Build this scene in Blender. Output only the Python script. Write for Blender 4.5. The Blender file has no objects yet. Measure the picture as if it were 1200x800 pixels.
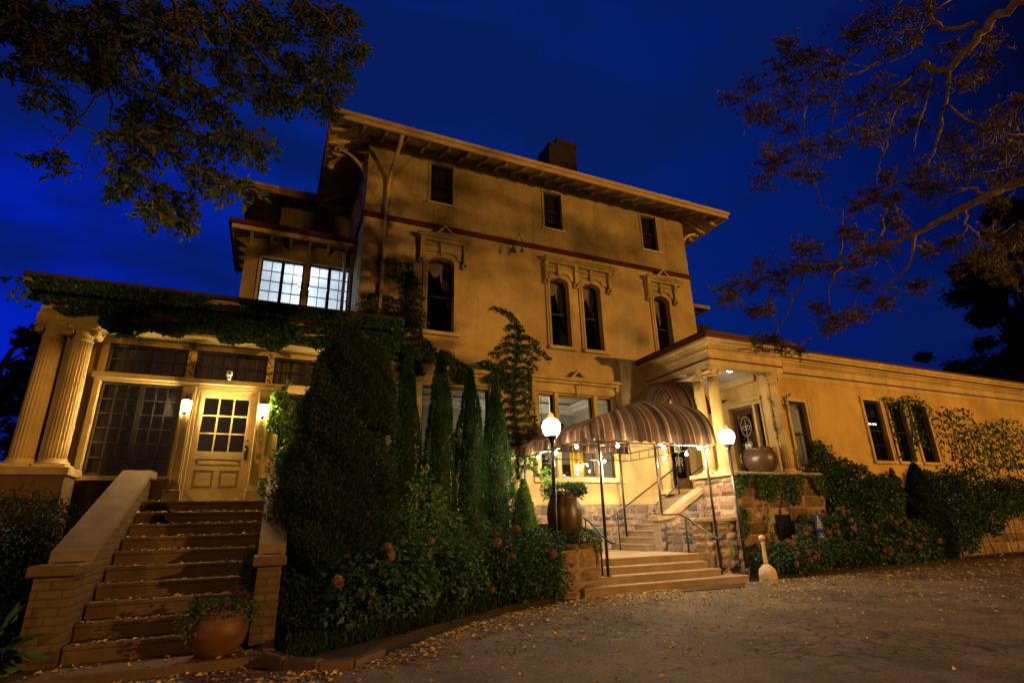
import bpy, bmesh, math, random
import numpy as np
from mathutils import Vector, Matrix
from mathutils.geometry import tessellate_polygon
from mathutils import noise as mnoise
R = math.radians
random.seed(7); rng = np.random.default_rng(7)
scene = bpy.context.scene
C = scene.collection

# ------------------------------------------------------------------ camera
cam_d = bpy.data.cameras.new('camera'); cam = bpy.data.objects.new('camera', cam_d); C.objects.link(cam)
cam_d.sensor_width = 36; cam_d.lens = 18.748; cam_d.clip_start = .05; cam_d.clip_end = 2000
pitch, roll, yaw = R(18.82), R(-1.4525), R(24.185)
fwd = Vector((math.sin(yaw)*math.cos(pitch), math.cos(yaw)*math.cos(pitch), math.sin(pitch)))
rt = Vector((math.cos(yaw), -math.sin(yaw), 0)); up = rt.cross(fwd)
r2 = math.cos(roll)*rt + math.sin(roll)*up; u2 = -math.sin(roll)*rt + math.cos(roll)*up
M = Matrix((r2, u2, -fwd)).transposed().to_4x4(); M.translation = (0, 0, 1.4)
cam.matrix_world = M
scene.camera = cam

# ------------------------------------------------------------------ world: deep blue dusk sky
SKY = 1.0
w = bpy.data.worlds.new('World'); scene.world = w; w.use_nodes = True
nt = w.node_tree; N = nt.nodes; L = nt.links
for n in list(N): N.remove(n)
out = N.new('ShaderNodeOutputWorld'); bg = N.new('ShaderNodeBackground'); L.new(bg.outputs[0], out.inputs[0])
tc = N.new('ShaderNodeTexCoord')
dot = N.new('ShaderNodeVectorMath'); dot.operation = 'DOT_PRODUCT'
gd = Vector((-.80, .62, -.28)).normalized(); dot.inputs[1].default_value = gd
L.new(tc.outputs['Generated'], dot.inputs[0])
rp = N.new('ShaderNodeValToRGB')
mp = N.new('ShaderNodeMapRange'); mp.inputs[1].default_value = -1; mp.inputs[2].default_value = 1
L.new(dot.outputs['Value'], mp.inputs[0]); L.new(mp.outputs[0], rp.inputs[0])
els = [(0.0, (.0006, .0010, .006)), (.17, (.0006, .0014, .014)), (.28, (.0008, .0085, .112)), (.45, (.0009, .0150, .160)), (.66, (.0008, .0175, .23)), (.80, (.0005, .0125, .35)), (.93, (.0004, .014, .58)), (1, (.0005, .015, .62))]
rp.color_ramp.elements[0].position = 0; rp.color_ramp.elements[0].color = (*els[0][1], 1)
rp.color_ramp.elements[1].position = 1; rp.color_ramp.elements[1].color = (*els[-1][1], 1)
for p, c in els[1:-1]:
    e = rp.color_ramp.elements.new(p); e.color = (*c, 1)
mpp = N.new('ShaderNodeMapping'); mpp.inputs['Scale'].default_value = (1.0, 1.0, 3.4); L.new(tc.outputs['Generated'], mpp.inputs[0])
nz = N.new('ShaderNodeTexNoise'); nz.inputs['Scale'].default_value = 2.1; nz.inputs['Detail'].default_value = 6; nz.inputs['Distortion'].default_value = .4
L.new(mpp.outputs[0], nz.inputs['Vector'])
cr = N.new('ShaderNodeValToRGB'); cr.color_ramp.elements[0].position = .44; cr.color_ramp.elements[1].position = .58
L.new(nz.outputs[0], cr.inputs[0])
mx = N.new('ShaderNodeMix'); mx.data_type = 'RGBA'; mx.inputs['B'].default_value = (.0020, .0105, .092, 1)
ml = N.new('ShaderNodeMath'); ml.operation = 'MULTIPLY'; ml.inputs[1].default_value = .85; L.new(cr.outputs[0], ml.inputs[0])
L.new(ml.outputs[0], mx.inputs['Factor']); L.new(rp.outputs[0], mx.inputs['A'])
# unseen sky behind the viewer, dimmed to cut blue window reflections and fill
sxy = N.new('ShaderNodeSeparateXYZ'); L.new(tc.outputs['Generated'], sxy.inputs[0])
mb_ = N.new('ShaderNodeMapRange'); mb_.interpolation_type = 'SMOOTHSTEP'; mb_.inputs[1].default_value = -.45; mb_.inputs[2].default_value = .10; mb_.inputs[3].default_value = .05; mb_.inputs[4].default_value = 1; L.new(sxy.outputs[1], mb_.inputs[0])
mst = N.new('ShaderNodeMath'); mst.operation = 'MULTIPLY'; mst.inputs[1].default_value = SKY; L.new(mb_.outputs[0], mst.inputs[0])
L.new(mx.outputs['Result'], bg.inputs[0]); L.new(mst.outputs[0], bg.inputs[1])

# moon-dim sun (dusk: the sun is gone, this is only its last skylight)
sd = bpy.data.lights.new('sun', 'SUN'); sd.energy = .01; sd.angle = R(20); sd.color = (.6, .75, 1)
so = bpy.data.objects.new('sun', sd); C.objects.link(so); so.rotation_euler = (R(50), 0, R(60))

vs = scene.view_settings
scene.display_settings.display_device = 'sRGB'
vs.view_transform = 'Standard'; vs.look = 'None'; vs.exposure = 0; vs.gamma = 1; vs.use_curve_mapping = False
cy = scene.cycles
cy.use_denoising = True
try: cy.denoiser = 'OPENIMAGEDENOISE'
except Exception: pass
cy.max_bounces = 6; cy.diffuse_bounces = 3; cy.glossy_bounces = 3; cy.transmission_bounces = 4; cy.transparent_max_bounces = 12
cy.sample_clamp_indirect = 4; cy.caustics_reflective = False; cy.caustics_refractive = False
cy.use_light_tree = True

# ------------------------------------------------------------------ helpers
class MB:
    def __init__(s, M=None): s.v = []; s.f = []; s.sm = []; s.uv = None; s.M = M
    def add(s, vs, fs, smooth=False):
        b = len(s.v)
        if s.M is not None: vs = [tuple(s.M @ Vector(p)) for p in vs]
        s.v += [tuple(p) for p in vs]; s.f += [tuple(i+b for i in f) for f in fs]; s.sm += [smooth]*len(fs); return s
    def box(s, x0, x1, y0, y1, z0, z1):
        return s.add([(x0,y0,z0),(x1,y0,z0),(x1,y1,z0),(x0,y1,z0),(x0,y0,z1),(x1,y0,z1),(x1,y1,z1),(x0,y1,z1)],
            [(0,3,2,1),(4,5,6,7),(0,1,5,4),(1,2,6,5),(2,3,7,6),(3,0,4,7)])
    def bbox(s, x0, x1, y0, y1, z0, z1, b=.01):      # bevelled box
        bm = bmesh.new(); bmesh.ops.create_cube(bm, size=1)
        for v in bm.verts: v.co = Vector(((x0+x1)/2+v.co.x*(x1-x0), (y0+y1)/2+v.co.y*(y1-y0), (z0+z1)/2+v.co.z*(z1-z0)))
        bmesh.ops.bevel(bm, geom=list(bm.edges), offset=b, segments=2, affect='EDGES', profile=.5)
        bm.verts.index_update()
        s.add([tuple(v.co) for v in bm.verts], [[v.index for v in f.verts] for f in bm.faces]); bm.free(); return s
    def prism(s, pts, d0, d1, axis='y'):
        # pts 2D outline; axis y: (x,z) extruded in y; axis x: (y,z); axis z: (x,y)
        n = len(pts)
        def P(p, d): return (p[0], d, p[1]) if axis == 'y' else ((d, p[0], p[1]) if axis == 'x' else (p[0], p[1], d))
        vs = [P(p, d0) for p in pts]+[P(p, d1) for p in pts]
        tri = tessellate_polygon([[Vector((p[0], p[1], 0)) for p in pts]])
        fs = [tuple(t) for t in tri]+[tuple(i+n for i in reversed(t)) for t in tri]
        fs += [(i, (i+1) % n, (i+1) % n+n, i+n) for i in range(n)]
        return s.add(vs, fs)
    def tube(s, pts, r, k=8, caps=True):
        pts = [Vector(p) for p in pts]; n = len(pts)
        rr = r if isinstance(r, (list, tuple)) else [r]*n
        vs = []; prev = None
        for i, p in enumerate(pts):
            t = (pts[min(i+1, n-1)]-pts[max(i-1, 0)])
            if t.length < 1e-9: t = Vector((0, 0, 1))
            t.normalize()
            if prev is None:
                a = t.cross(Vector((0, 0, 1))); 
                if a.length < .05: a = t.cross(Vector((1, 0, 0)))
            else: a = prev - t*prev.dot(t)
            a.normalize(); prev = a; b = t.cross(a)
            for j in range(k):
                th = 2*math.pi*j/k; vs.append(tuple(p+(a*math.cos(th)+b*math.sin(th))*rr[i]))
        fs = [(i*k+j, i*k+(j+1) % k, (i+1)*k+(j+1) % k, (i+1)*k+j) for i in range(n-1) for j in range(k)]
        if caps: fs += [tuple(range(k-1, -1, -1)), tuple((n-1)*k+j for j in range(k))]
        return s.add(vs, fs, True)
    def lathe(s, prof, c=(0, 0, 0), k=24, flute=0, fd=0, smooth=True):
        vs = []; cx, cyy, cz = c
        for (r, z) in prof:
            for j in range(k):
                th = 2*math.pi*j/k; q = r*(1-fd*(.5-.5*math.cos(th*flute))) if flute and r > 0 else r
                vs.append((cx+q*math.cos(th), cyy+q*math.sin(th), cz+z))
        n = len(prof)
        fs = [(i*k+j, i*k+(j+1) % k, (i+1)*k+(j+1) % k, (i+1)*k+j) for i in range(n-1) for j in range(k)]
        fs += [tuple(range(k-1, -1, -1)), tuple((n-1)*k+j for j in range(k))]
        return s.add(vs, fs, smooth)
    def ball(s, c, r, k=12, n=8, sz=1):
        return s.lathe([(max(1e-4, r*math.sin(math.pi*i/n)), -r*sz*math.cos(math.pi*i/n)) for i in range(n+1)], c, k)

def link_mesh(name, me, m, parent):
    o = bpy.data.objects.new(name, me); C.objects.link(o)
    if m: me.materials.append(m)
    if parent is not None:
        o.parent = parent
        root = parent
        if root.parent is None and root.type == 'EMPTY': o.location = -Vector(root['_loc'])
    return o
def obj(name, mb, m, parent=None, origin=None):
    me = bpy.data.meshes.new(name)
    v = mb.v
    if origin is not None: v = [(p[0]-origin[0], p[1]-origin[1], p[2]-origin[2]) for p in v]
    me.from_pydata(v, [], mb.f); me.polygons.foreach_set('use_smooth', mb.sm); me.update()
    o = link_mesh(name, me, m, parent)
    if origin is not None and parent is None: o.location = origin
    return o
def tag(o, label, cat, group=None):
    if label: o['label'] = label
    if cat: o['category'] = cat
    if group: o['group'] = group
    return o
def thing(name, label, cat, loc=(0, 0, 0), group=None):
    o = bpy.data.objects.new(name, None); C.objects.link(o); o.location = loc; o['_loc'] = tuple(loc)
    o.empty_display_size = .2
    return tag(o, label, cat, group)
def struct(name, mb, m, kind='structure'):
    o = obj(name, mb, m); o['kind'] = kind; return o
def dup(root, loc, label=None, rz=None, scale=None):
    r = root.copy(); C.objects.link(r); r.location = loc
    if rz is not None: r.rotation_euler = (0, 0, rz)
    if scale is not None: r.scale = (scale,)*3
    if label: r['label'] = label
    for ch in list(root.children):
        c = ch.copy(); C.objects.link(c); c.parent = r
        for g in ch.children:
            d = g.copy(); C.objects.link(d); d.parent = c
    return r
def npmesh(name, v, f, m, parent=None, smooth=False):
    me = bpy.data.meshes.new(name); k = f.shape[1]
    me.vertices.add(len(v)); me.vertices.foreach_set('co', np.asarray(v, np.float32).ravel())
    me.loops.add(f.size); me.loops.foreach_set('vertex_index', f.astype(np.int32).ravel())
    me.polygons.add(len(f)); me.polygons.foreach_set('loop_start', np.arange(0, f.size, k, dtype=np.int32))
    me.polygons.foreach_set('loop_total', np.full(len(f), k, np.int32)); me.update(calc_edges=True); me.validate()
    return link_mesh(name, me, m, parent)
def unit(a): return a/np.maximum(1e-9, np.linalg.norm(a, axis=1, keepdims=True))
def leaf_arrays(c, d, nrm, L_, W_, fold=.25):
    # diamond leaves: base c, direction d, normal nrm; L_, W_ arrays
    d = unit(d); s_ = unit(np.cross(d, nrm)); n_ = np.cross(s_, d)
    L_ = np.broadcast_to(np.asarray(L_, float), (len(c),))[:, None]; W_ = np.broadcast_to(np.asarray(W_, float), (len(c),))[:, None]
    tip = c+d*L_-n_*L_*.12; a = c+d*L_*.45+s_*W_*.5+n_*W_*fold; b = c+d*L_*.45-s_*W_*.5+n_*W_*fold
    v = np.stack([c, a, tip, b], 1).reshape(-1, 3)
    f = np.arange(len(c)*4).reshape(-1, 4)
    return v, f
def leaves(name, c, d, nrm, L_, W_, m, parent=None, extra=None):
    v, f = leaf_arrays(c, d, nrm, L_, W_)
    # split to triangles so leaves stay folded
    t = np.concatenate([f[:, [0, 1, 2]], f[:, [0, 2, 3]]])
    return npmesh(name, v, t, m, parent)
def rand_dirs(n): return unit(rng.normal(size=(n, 3)))

# ------------------------------------------------------------------ materials
def mat(name, rough=.7, metal=0, spec=.4):
    m = bpy.data.materials.new(name); m.use_nodes = True
    b = m.node_tree.nodes['Principled BSDF']
    b.inputs['Roughness'].default_value = rough; b.inputs['Metallic'].default_value = metal; b.inputs['Specular IOR Level'].default_value = spec
    return m, m.node_tree, b
def noisy(name, c1, c2, scale=3, rough=.8, bump=.0, bscale=None, detail=6, metal=0, spec=.3, extra=None, stretch=(1, 1, 1), bdist=.01):
    m, t, b = mat(name, rough, metal, spec); n = t.nodes; l = t.links
    tcn = n.new('ShaderNodeTexCoord'); mpn = n.new('ShaderNodeMapping'); mpn.inputs['Scale'].default_value = stretch
    l.new(tcn.outputs['Object'], mpn.inputs[0])
    nn = n.new('ShaderNodeTexNoise'); nn.inputs['Scale'].default_value = scale; nn.inputs['Detail'].default_value = detail; nn.inputs['Roughness'].default_value = .62
    l.new(mpn.outputs[0], nn.inputs['Vector'])
    r = n.new('ShaderNodeValToRGB'); r.color_ramp.elements[0].position = .32; r.color_ramp.elements[1].position = .68
    r.color_ramp.elements[0].color = (*c1, 1); r.color_ramp.elements[1].color = (*c2, 1)
    l.new(nn.outputs[0], r.inputs[0]); l.new(r.outputs[0], b.inputs['Base Color'])
    if bump:
        bn = n.new('ShaderNodeTexNoise'); bn.inputs['Scale'].default_value = bscale or scale*6; bn.inputs['Detail'].default_value = 5
        l.new(mpn.outputs[0], bn.inputs['Vector'])
        bb = n.new('ShaderNodeBump'); bb.inputs['Strength'].default_value = bump; bb.inputs['Distance'].default_value = bdist
        l.new(bn.outputs[0], bb.inputs['Height']); l.new(bb.outputs[0], b.inputs['Normal'])
    return m
def leafmat(name, cols, rough=.55, trans=.25, spec=.3):
    m, t, b = mat(name, rough, 0, spec); n = t.nodes; l = t.links
    g = n.new('ShaderNodeNewGeometry'); r = n.new('ShaderNodeValToRGB'); r.color_ramp.interpolation = 'LINEAR'
    k = len(cols)
    r.color_ramp.elements[0].color = (*cols[0], 1); r.color_ramp.elements[1].color = (*cols[-1], 1)
    for i in range(1, k-1):
        e = r.color_ramp.elements.new(i/(k-1)); e.color = (*cols[i], 1)
    l.new(g.outputs['Random Per Island'], r.inputs[0]); l.new(r.outputs[0], b.inputs['Base Color'])
    if trans:
        tr = n.new('ShaderNodeBsdfTranslucent'); l.new(r.outputs[0], tr.inputs[0])
        ms = n.new('ShaderNodeMixShader'); ms.inputs[0].default_value = trans
        o = n['Material Output']; l.new(b.outputs[0], ms.inputs[1]); l.new(tr.outputs[0], ms.inputs[2]); l.new(ms.outputs[0], o.inputs[0])
    return m
def emis(name, col, s):
    m = bpy.data.materials.new(name); m.use_nodes = True; t = m.node_tree
    for n in list(t.nodes): t.nodes.remove(n)
    e = t.nodes.new('ShaderNodeEmission'); e.inputs[0].default_value = (*col, 1); e.inputs[1].default_value = s
    o = t.nodes.new('ShaderNodeOutputMaterial'); t.links.new(e.outputs[0], o.inputs[0]); return m
def glassmat(name, tint=(.8, .85, .9), refl=.12, rough=.02):
    m = bpy.data.materials.new(name); m.use_nodes = True; t = m.node_tree; n = t.nodes; l = t.links
    for q in list(n): n.remove(q)
    o = n.new('ShaderNodeOutputMaterial'); tr = n.new('ShaderNodeBsdfTransparent'); tr.inputs[0].default_value = (*tint, 1)
    gl = n.new('ShaderNodeBsdfGlossy'); gl.inputs['Roughness'].default_value = rough
    fr = n.new('ShaderNodeFresnel'); fr.inputs[0].default_value = 1.5
    ad = n.new('ShaderNodeMath'); ad.operation = 'ADD'; ad.inputs[1].default_value = refl; l.new(fr.outputs[0], ad.inputs[0])
    tcn = n.new('ShaderNodeTexCoord'); bn = n.new('ShaderNodeTexNoise'); bn.inputs['Scale'].default_value = 2.2; l.new(tcn.outputs['Object'], bn.inputs['Vector'])
    bb = n.new('ShaderNodeBump'); bb.inputs['Strength'].default_value = .12; bb.inputs['Distance'].default_value = .05; l.new(bn.outputs[0], bb.inputs['Height']); l.new(bb.outputs[0], gl.inputs['Normal'])
    ms = n.new('ShaderNodeMixShader'); l.new(ad.outputs[0], ms.inputs[0]); l.new(tr.outputs[0], ms.inputs[1]); l.new(gl.outputs[0], ms.inputs[2]); l.new(ms.outputs[0], o.inputs[0])
    return m

MT = {}
def paint(name, base, dirt, bump=.15, bscale=60, rough=.65, stain_shade=.8):
    # painted surface with weather stains running down, broad blotches of stain and painted tree shade
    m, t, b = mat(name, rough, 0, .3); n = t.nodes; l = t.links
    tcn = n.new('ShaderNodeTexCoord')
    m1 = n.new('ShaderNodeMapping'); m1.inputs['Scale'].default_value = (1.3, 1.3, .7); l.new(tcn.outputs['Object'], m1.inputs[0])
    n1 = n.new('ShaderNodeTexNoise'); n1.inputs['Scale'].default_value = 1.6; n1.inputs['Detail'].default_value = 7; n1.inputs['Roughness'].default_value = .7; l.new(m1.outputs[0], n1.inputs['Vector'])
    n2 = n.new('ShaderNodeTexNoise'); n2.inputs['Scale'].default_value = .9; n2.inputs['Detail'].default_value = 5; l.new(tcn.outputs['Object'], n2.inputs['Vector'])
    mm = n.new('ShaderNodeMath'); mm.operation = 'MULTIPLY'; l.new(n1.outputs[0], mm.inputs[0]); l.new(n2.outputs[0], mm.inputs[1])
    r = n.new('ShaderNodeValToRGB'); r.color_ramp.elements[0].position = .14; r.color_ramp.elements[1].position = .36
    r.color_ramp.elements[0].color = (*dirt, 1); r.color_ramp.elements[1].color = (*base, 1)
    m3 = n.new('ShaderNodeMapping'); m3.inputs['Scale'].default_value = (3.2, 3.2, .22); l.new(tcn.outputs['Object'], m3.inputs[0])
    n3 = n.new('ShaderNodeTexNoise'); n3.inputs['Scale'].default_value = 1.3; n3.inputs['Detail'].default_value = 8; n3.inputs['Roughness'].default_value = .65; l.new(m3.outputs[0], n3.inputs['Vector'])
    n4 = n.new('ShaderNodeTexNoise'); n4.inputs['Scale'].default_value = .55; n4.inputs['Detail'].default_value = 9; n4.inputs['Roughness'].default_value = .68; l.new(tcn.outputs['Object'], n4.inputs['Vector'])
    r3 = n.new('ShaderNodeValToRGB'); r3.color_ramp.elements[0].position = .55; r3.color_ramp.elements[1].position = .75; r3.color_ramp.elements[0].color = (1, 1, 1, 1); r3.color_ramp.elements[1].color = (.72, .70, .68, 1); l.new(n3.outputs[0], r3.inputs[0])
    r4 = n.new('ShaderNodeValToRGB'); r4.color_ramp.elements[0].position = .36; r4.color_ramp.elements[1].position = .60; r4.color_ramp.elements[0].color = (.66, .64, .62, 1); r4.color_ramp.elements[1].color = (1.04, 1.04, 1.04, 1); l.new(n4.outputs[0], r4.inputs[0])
    u1 = n.new('ShaderNodeMix'); u1.data_type = 'RGBA'; u1.blend_type = 'MULTIPLY'; u1.inputs['Factor'].default_value = 1; u2 = n.new('ShaderNodeMix'); u2.data_type = 'RGBA'; u2.blend_type = 'MULTIPLY'; u2.inputs['Factor'].default_value = stain_shade
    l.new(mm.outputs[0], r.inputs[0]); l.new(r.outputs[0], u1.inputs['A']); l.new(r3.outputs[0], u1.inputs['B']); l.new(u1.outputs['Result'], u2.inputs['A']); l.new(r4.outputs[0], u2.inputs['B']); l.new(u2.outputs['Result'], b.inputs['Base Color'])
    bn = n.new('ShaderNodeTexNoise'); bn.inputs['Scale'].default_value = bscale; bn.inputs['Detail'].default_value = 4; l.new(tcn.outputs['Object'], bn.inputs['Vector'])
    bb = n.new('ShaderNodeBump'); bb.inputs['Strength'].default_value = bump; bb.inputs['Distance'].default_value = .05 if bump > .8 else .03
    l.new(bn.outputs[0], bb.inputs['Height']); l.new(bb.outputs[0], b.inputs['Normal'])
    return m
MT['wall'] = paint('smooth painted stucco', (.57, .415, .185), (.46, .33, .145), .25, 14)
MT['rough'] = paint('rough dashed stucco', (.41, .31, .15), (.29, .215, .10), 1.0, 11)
MT['trim'] = paint('cream painted trim', (.68, .51, .22), (.48, .35, .15), .08, 40)
MT['hood'] = paint('cream window hood', (.66, .52, .23), (.36, .27, .12), .3, 25)
MT['wing'] = paint('painted brick wing wall', (.62, .42, .14), (.50, .33, .11), .15, 30)
MT['ceil'] = noisy('pale blue porch ceiling', (.42, .50, .56), (.50, .56, .60), 2, .6)
MT['red'] = noisy('oxblood painted trim', (.055, .011, .008), (.09, .018, .012), 5, .5)
MT['fascia'] = noisy('weathered tan fascia', (.38, .26, .13), (.55, .40, .20), 2.5, .6, stretch=(1, 1, 4))
MT['shingle'] = noisy('dark shingles', (.03, .022, .018), (.06, .04, .03), 14, .9, .6, 20)
MT['brick'] = None
MT['sash'] = noisy('near black sash paint', (.012, .012, .014), (.03, .026, .024), 8, .35, spec=.5)
MT['darkwood'] = noisy('dark varnished wood', (.035, .012, .006), (.075, .026, .012), 6, .35, .1, 30, stretch=(6, 6, .6), spec=.5)
MT['black'] = noisy('black painted steel', (.010, .010, .010), (.03, .024, .018), 12, .32, .08, 50, spec=.55)
MT['glass'] = glassmat('window glass', (.75, .8, .85), .04)
MT['glasswarp'] = glassmat('old wavy window glass', (.75, .75, .75), .01, .05)
MT['curtain'] = noisy('pale lace curtain', (.30, .25, .24), (.42, .35, .33), 3, .9, .5, 12, stretch=(9, 9, .5))
def addtrans(m, col, fac):
    t = m.node_tree; n = t.nodes; l = t.links; b = n['Principled BSDF']; o = n['Material Output']; tr = n.new('ShaderNodeBsdfTranslucent'); tr.inputs[0].default_value = (*col, 1)
    ms = n.new('ShaderNodeMixShader'); ms.inputs[0].default_value = fac; l.new(b.outputs[0], ms.inputs[1]); l.new(tr.outputs[0], ms.inputs[2]); l.new(ms.outputs[0], o.inputs[0])
addtrans(MT['curtain'], (.5, .42, .38), .4)
MT['swag'] = noisy('pinkish swag curtain', (.32, .22, .20), (.50, .37, .33), 2, .9, .4, 8, stretch=(6, 6, .8))
MT['dark'] = noisy('dark room', (.010, .009, .010), (.022, .018, .016), 1.5, .9)
MT['room'] = noisy('pale room wall', (.48, .46, .42), (.55, .53, .49), 2, .8)
MT['roomtan'] = noisy('tan room wall', (.36, .28, .18), (.42, .33, .22), 2, .8)
MT['yellowcloth'] = noisy('yellow drapery', (.65, .36, .03), (.75, .48, .06), 3, .8, .4, 8, stretch=(9, 9, .4))
MT['sandstone'] = noisy('tan sandstone cap', (.26, .18, .105), (.42, .30, .18), 4, .85, .3, 40)
MT['capstone'] = noisy('dull brown cap stone', (.13, .09, .055), (.21, .15, .09), 3, .85, .4, 40)
MT['concrete'] = noisy('worn tan step concrete', (.25, .18, .115), (.38, .28, .19), 3, .8, .3, 60)
MT['brownstone'] = noisy('reddish brownstone tread', (.080, .047, .032), (.135, .082, .055), 3, .8, .6, 40)
MT['terra'] = noisy('terracotta pot clay', (.085, .034, .017), (.15, .062, .03), 3, .5, .25, 30, stretch=(1, 1, 3))
MT['glaze'] = noisy('brown glazed clay', (.035, .021, .014), (.10, .054, .030), 4, .38, .15, 20, stretch=(3, 3, .7), spec=.6)
MT['beigeplastic'] = noisy('beige moulded plastic', (.50, .37, .22), (.56, .42, .26), 5, .5)
MT['soil'] = noisy('dark mulch soil', (.018, .011, .007), (.05, .030, .018), 20, .95, .8, 40, bdist=.03)
MT['bark'] = noisy('grey brown bark', (.05, .035, .025), (.13, .09, .06), 9, .9, .8, 30, stretch=(1, 1, .3), bdist=.02)
MT['pinebark'] = noisy('pale pine bark', (.12, .075, .045), (.26, .18, .11), 9, .9, .8, 25)
MT['vine'] = noisy('dark vine stem', (.03, .02, .012), (.07, .045, .025), 9, .9)
MT['leaf_tree'] = leafmat('tree leaves', [(.035, .085, .015), (.05, .11, .02), (.07, .12, .02), (.09, .13, .025), (.20, .10, .025), (.06, .10, .02)], .5, .4)
MT['leaf_far'] = leafmat('far tree leaves', [(.010, .016, .006), (.02, .028, .010), (.03, .035, .012)])
MT['leaf_arb'] = leafmat('arborvitae sprays', [(.013, .032, .010), (.020, .044, .012), (.030, .052, .014)], .7, .12)
MT['leaf_slim'] = leafmat('green cypress sprays', [(.018, .07, .016), (.028, .10, .022), (.04, .125, .028)], .65, .2)
MT['leaf_hyd'] = leafmat('hydrangea leaves', [(.026, .070, .030), (.040, .10, .040), (.055, .12, .046), (.070, .12, .044)], .6, .2, .25)
MT['leaf_ivy'] = leafmat('ivy leaves', [(.016, .050, .010), (.026, .072, .014), (.036, .088, .018), (.050, .082, .016)], .45, .2, .4)
MT['leaf_light'] = leafmat('light green leaves', [(.06, .13, .02), (.09, .19, .03), (.13, .24, .04)], .45, .3, .4)
MT['leaf_hedge'] = leafmat('dark hedge leaves', [(.008, .020, .008), (.014, .032, .011), (.020, .038, .013)], .6, .1)
MT['needle'] = leafmat('pine needles', [(.055, .042, .012), (.085, .055, .014), (.115, .064, .018), (.05, .048, .014)], .6, 0)
MT['flower'] = leafmat('dried pink blossoms', [(.20, .09, .06), (.30, .14, .09), (.36, .20, .13)], .8, .2)
MT['petunia'] = leafmat('dark petunia petals', [(.03, .012, .06), (.07, .02, .08), (.12, .02, .05)], .7, .1)
MT['fallen'] = leafmat('fallen yellow leaves', [(.22, .11, .035), (.45, .29, .07), (.62, .44, .12), (.50, .27, .06), (.72, .54, .20), (.66, .48, .13)], .7, .1)
MT['white'] = noisy('white paper', (.75, .75, .72), (.8, .8, .78), 5, .8)
MT['blue'] = noisy('blue sign enamel', (.012, .04, .28), (.02, .05, .32), 5, .4)
MT['whitepaint'] = noisy('white sign paint', (.75, .75, .75), (.8, .8, .8), 5, .5)
MT['greenpaper'] = noisy('green printed notice', (.10, .35, .08), (.16, .42, .12), 9, .7)
MT['etch'] = noisy('etched glass scroll', (.45, .42, .36), (.6, .56, .5), 9, .5)

def brickmat(name, c1, c2, mortar, bw=.21, bh=.072, ms=.01, bump=.6, rough=.8):
    m, t, b = mat(name, rough, 0, .3); n = t.nodes; l = t.links
    tcn = n.new('ShaderNodeTexCoord'); sp = n.new('ShaderNodeSeparateXYZ'); l.new(tcn.outputs['Object'], sp.inputs[0])
    a = n.new('ShaderNodeMath'); a.operation = 'ADD'; l.new(sp.outputs[0], a.inputs[0]); l.new(sp.outputs[1], a.inputs[1])
    cb = n.new('ShaderNodeCombineXYZ'); l.new(a.outputs[0], cb.inputs[0]); l.new(sp.outputs[2], cb.inputs[1])
    br = n.new('ShaderNodeTexBrick'); br.inputs['Scale'].default_value = 1; br.inputs['Brick Width'].default_value = bw; br.inputs['Row Height'].default_value = bh
    br.inputs['Mortar Size'].default_value = ms; br.inputs['Mortar Smooth'].default_value = .3
    br.inputs['Color1'].default_value = (*c1, 1); br.inputs['Color2'].default_value = (*c2, 1); br.inputs['Mortar'].default_value = (*mortar, 1)
    l.new(cb.outputs[0], br.inputs['Vector']); 
    nn = n.new('ShaderNodeTexNoise'); nn.inputs['Scale'].default_value = 7; nn.inputs['Detail'].default_value = 6; l.new(tcn.outputs['Object'], nn.inputs['Vector'])
    mxn = n.new('ShaderNodeMix'); mxn.data_type = 'RGBA'; mxn.blend_type = 'MULTIPLY'; mxn.inputs['Factor'].default_value = .6
    l.new(br.outputs['Color'], mxn.inputs['A']); l.new(nn.outputs[0], mxn.inputs['B']); l.new(mxn.outputs['Result'], b.inputs['Base Color'])
    bb = n.new('ShaderNodeBump'); bb.inputs['Strength'].default_value = bump; bb.inputs['Distance'].default_value = .012; bb.invert = True
    l.new(br.outputs['Fac'], bb.inputs['Height']); l.new(bb.outputs[0], b.inputs['Normal'])
    return m
MT['ybrick'] = brickmat('painted yellow brick', (.17, .115, .065), (.14, .095, .052), (.10, .07, .042), .22, .085, .010)
MT['brick'] = brickmat('dark chimney brick', (.05, .028, .02), (.07, .036, .025), (.05, .04, .035))

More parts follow.
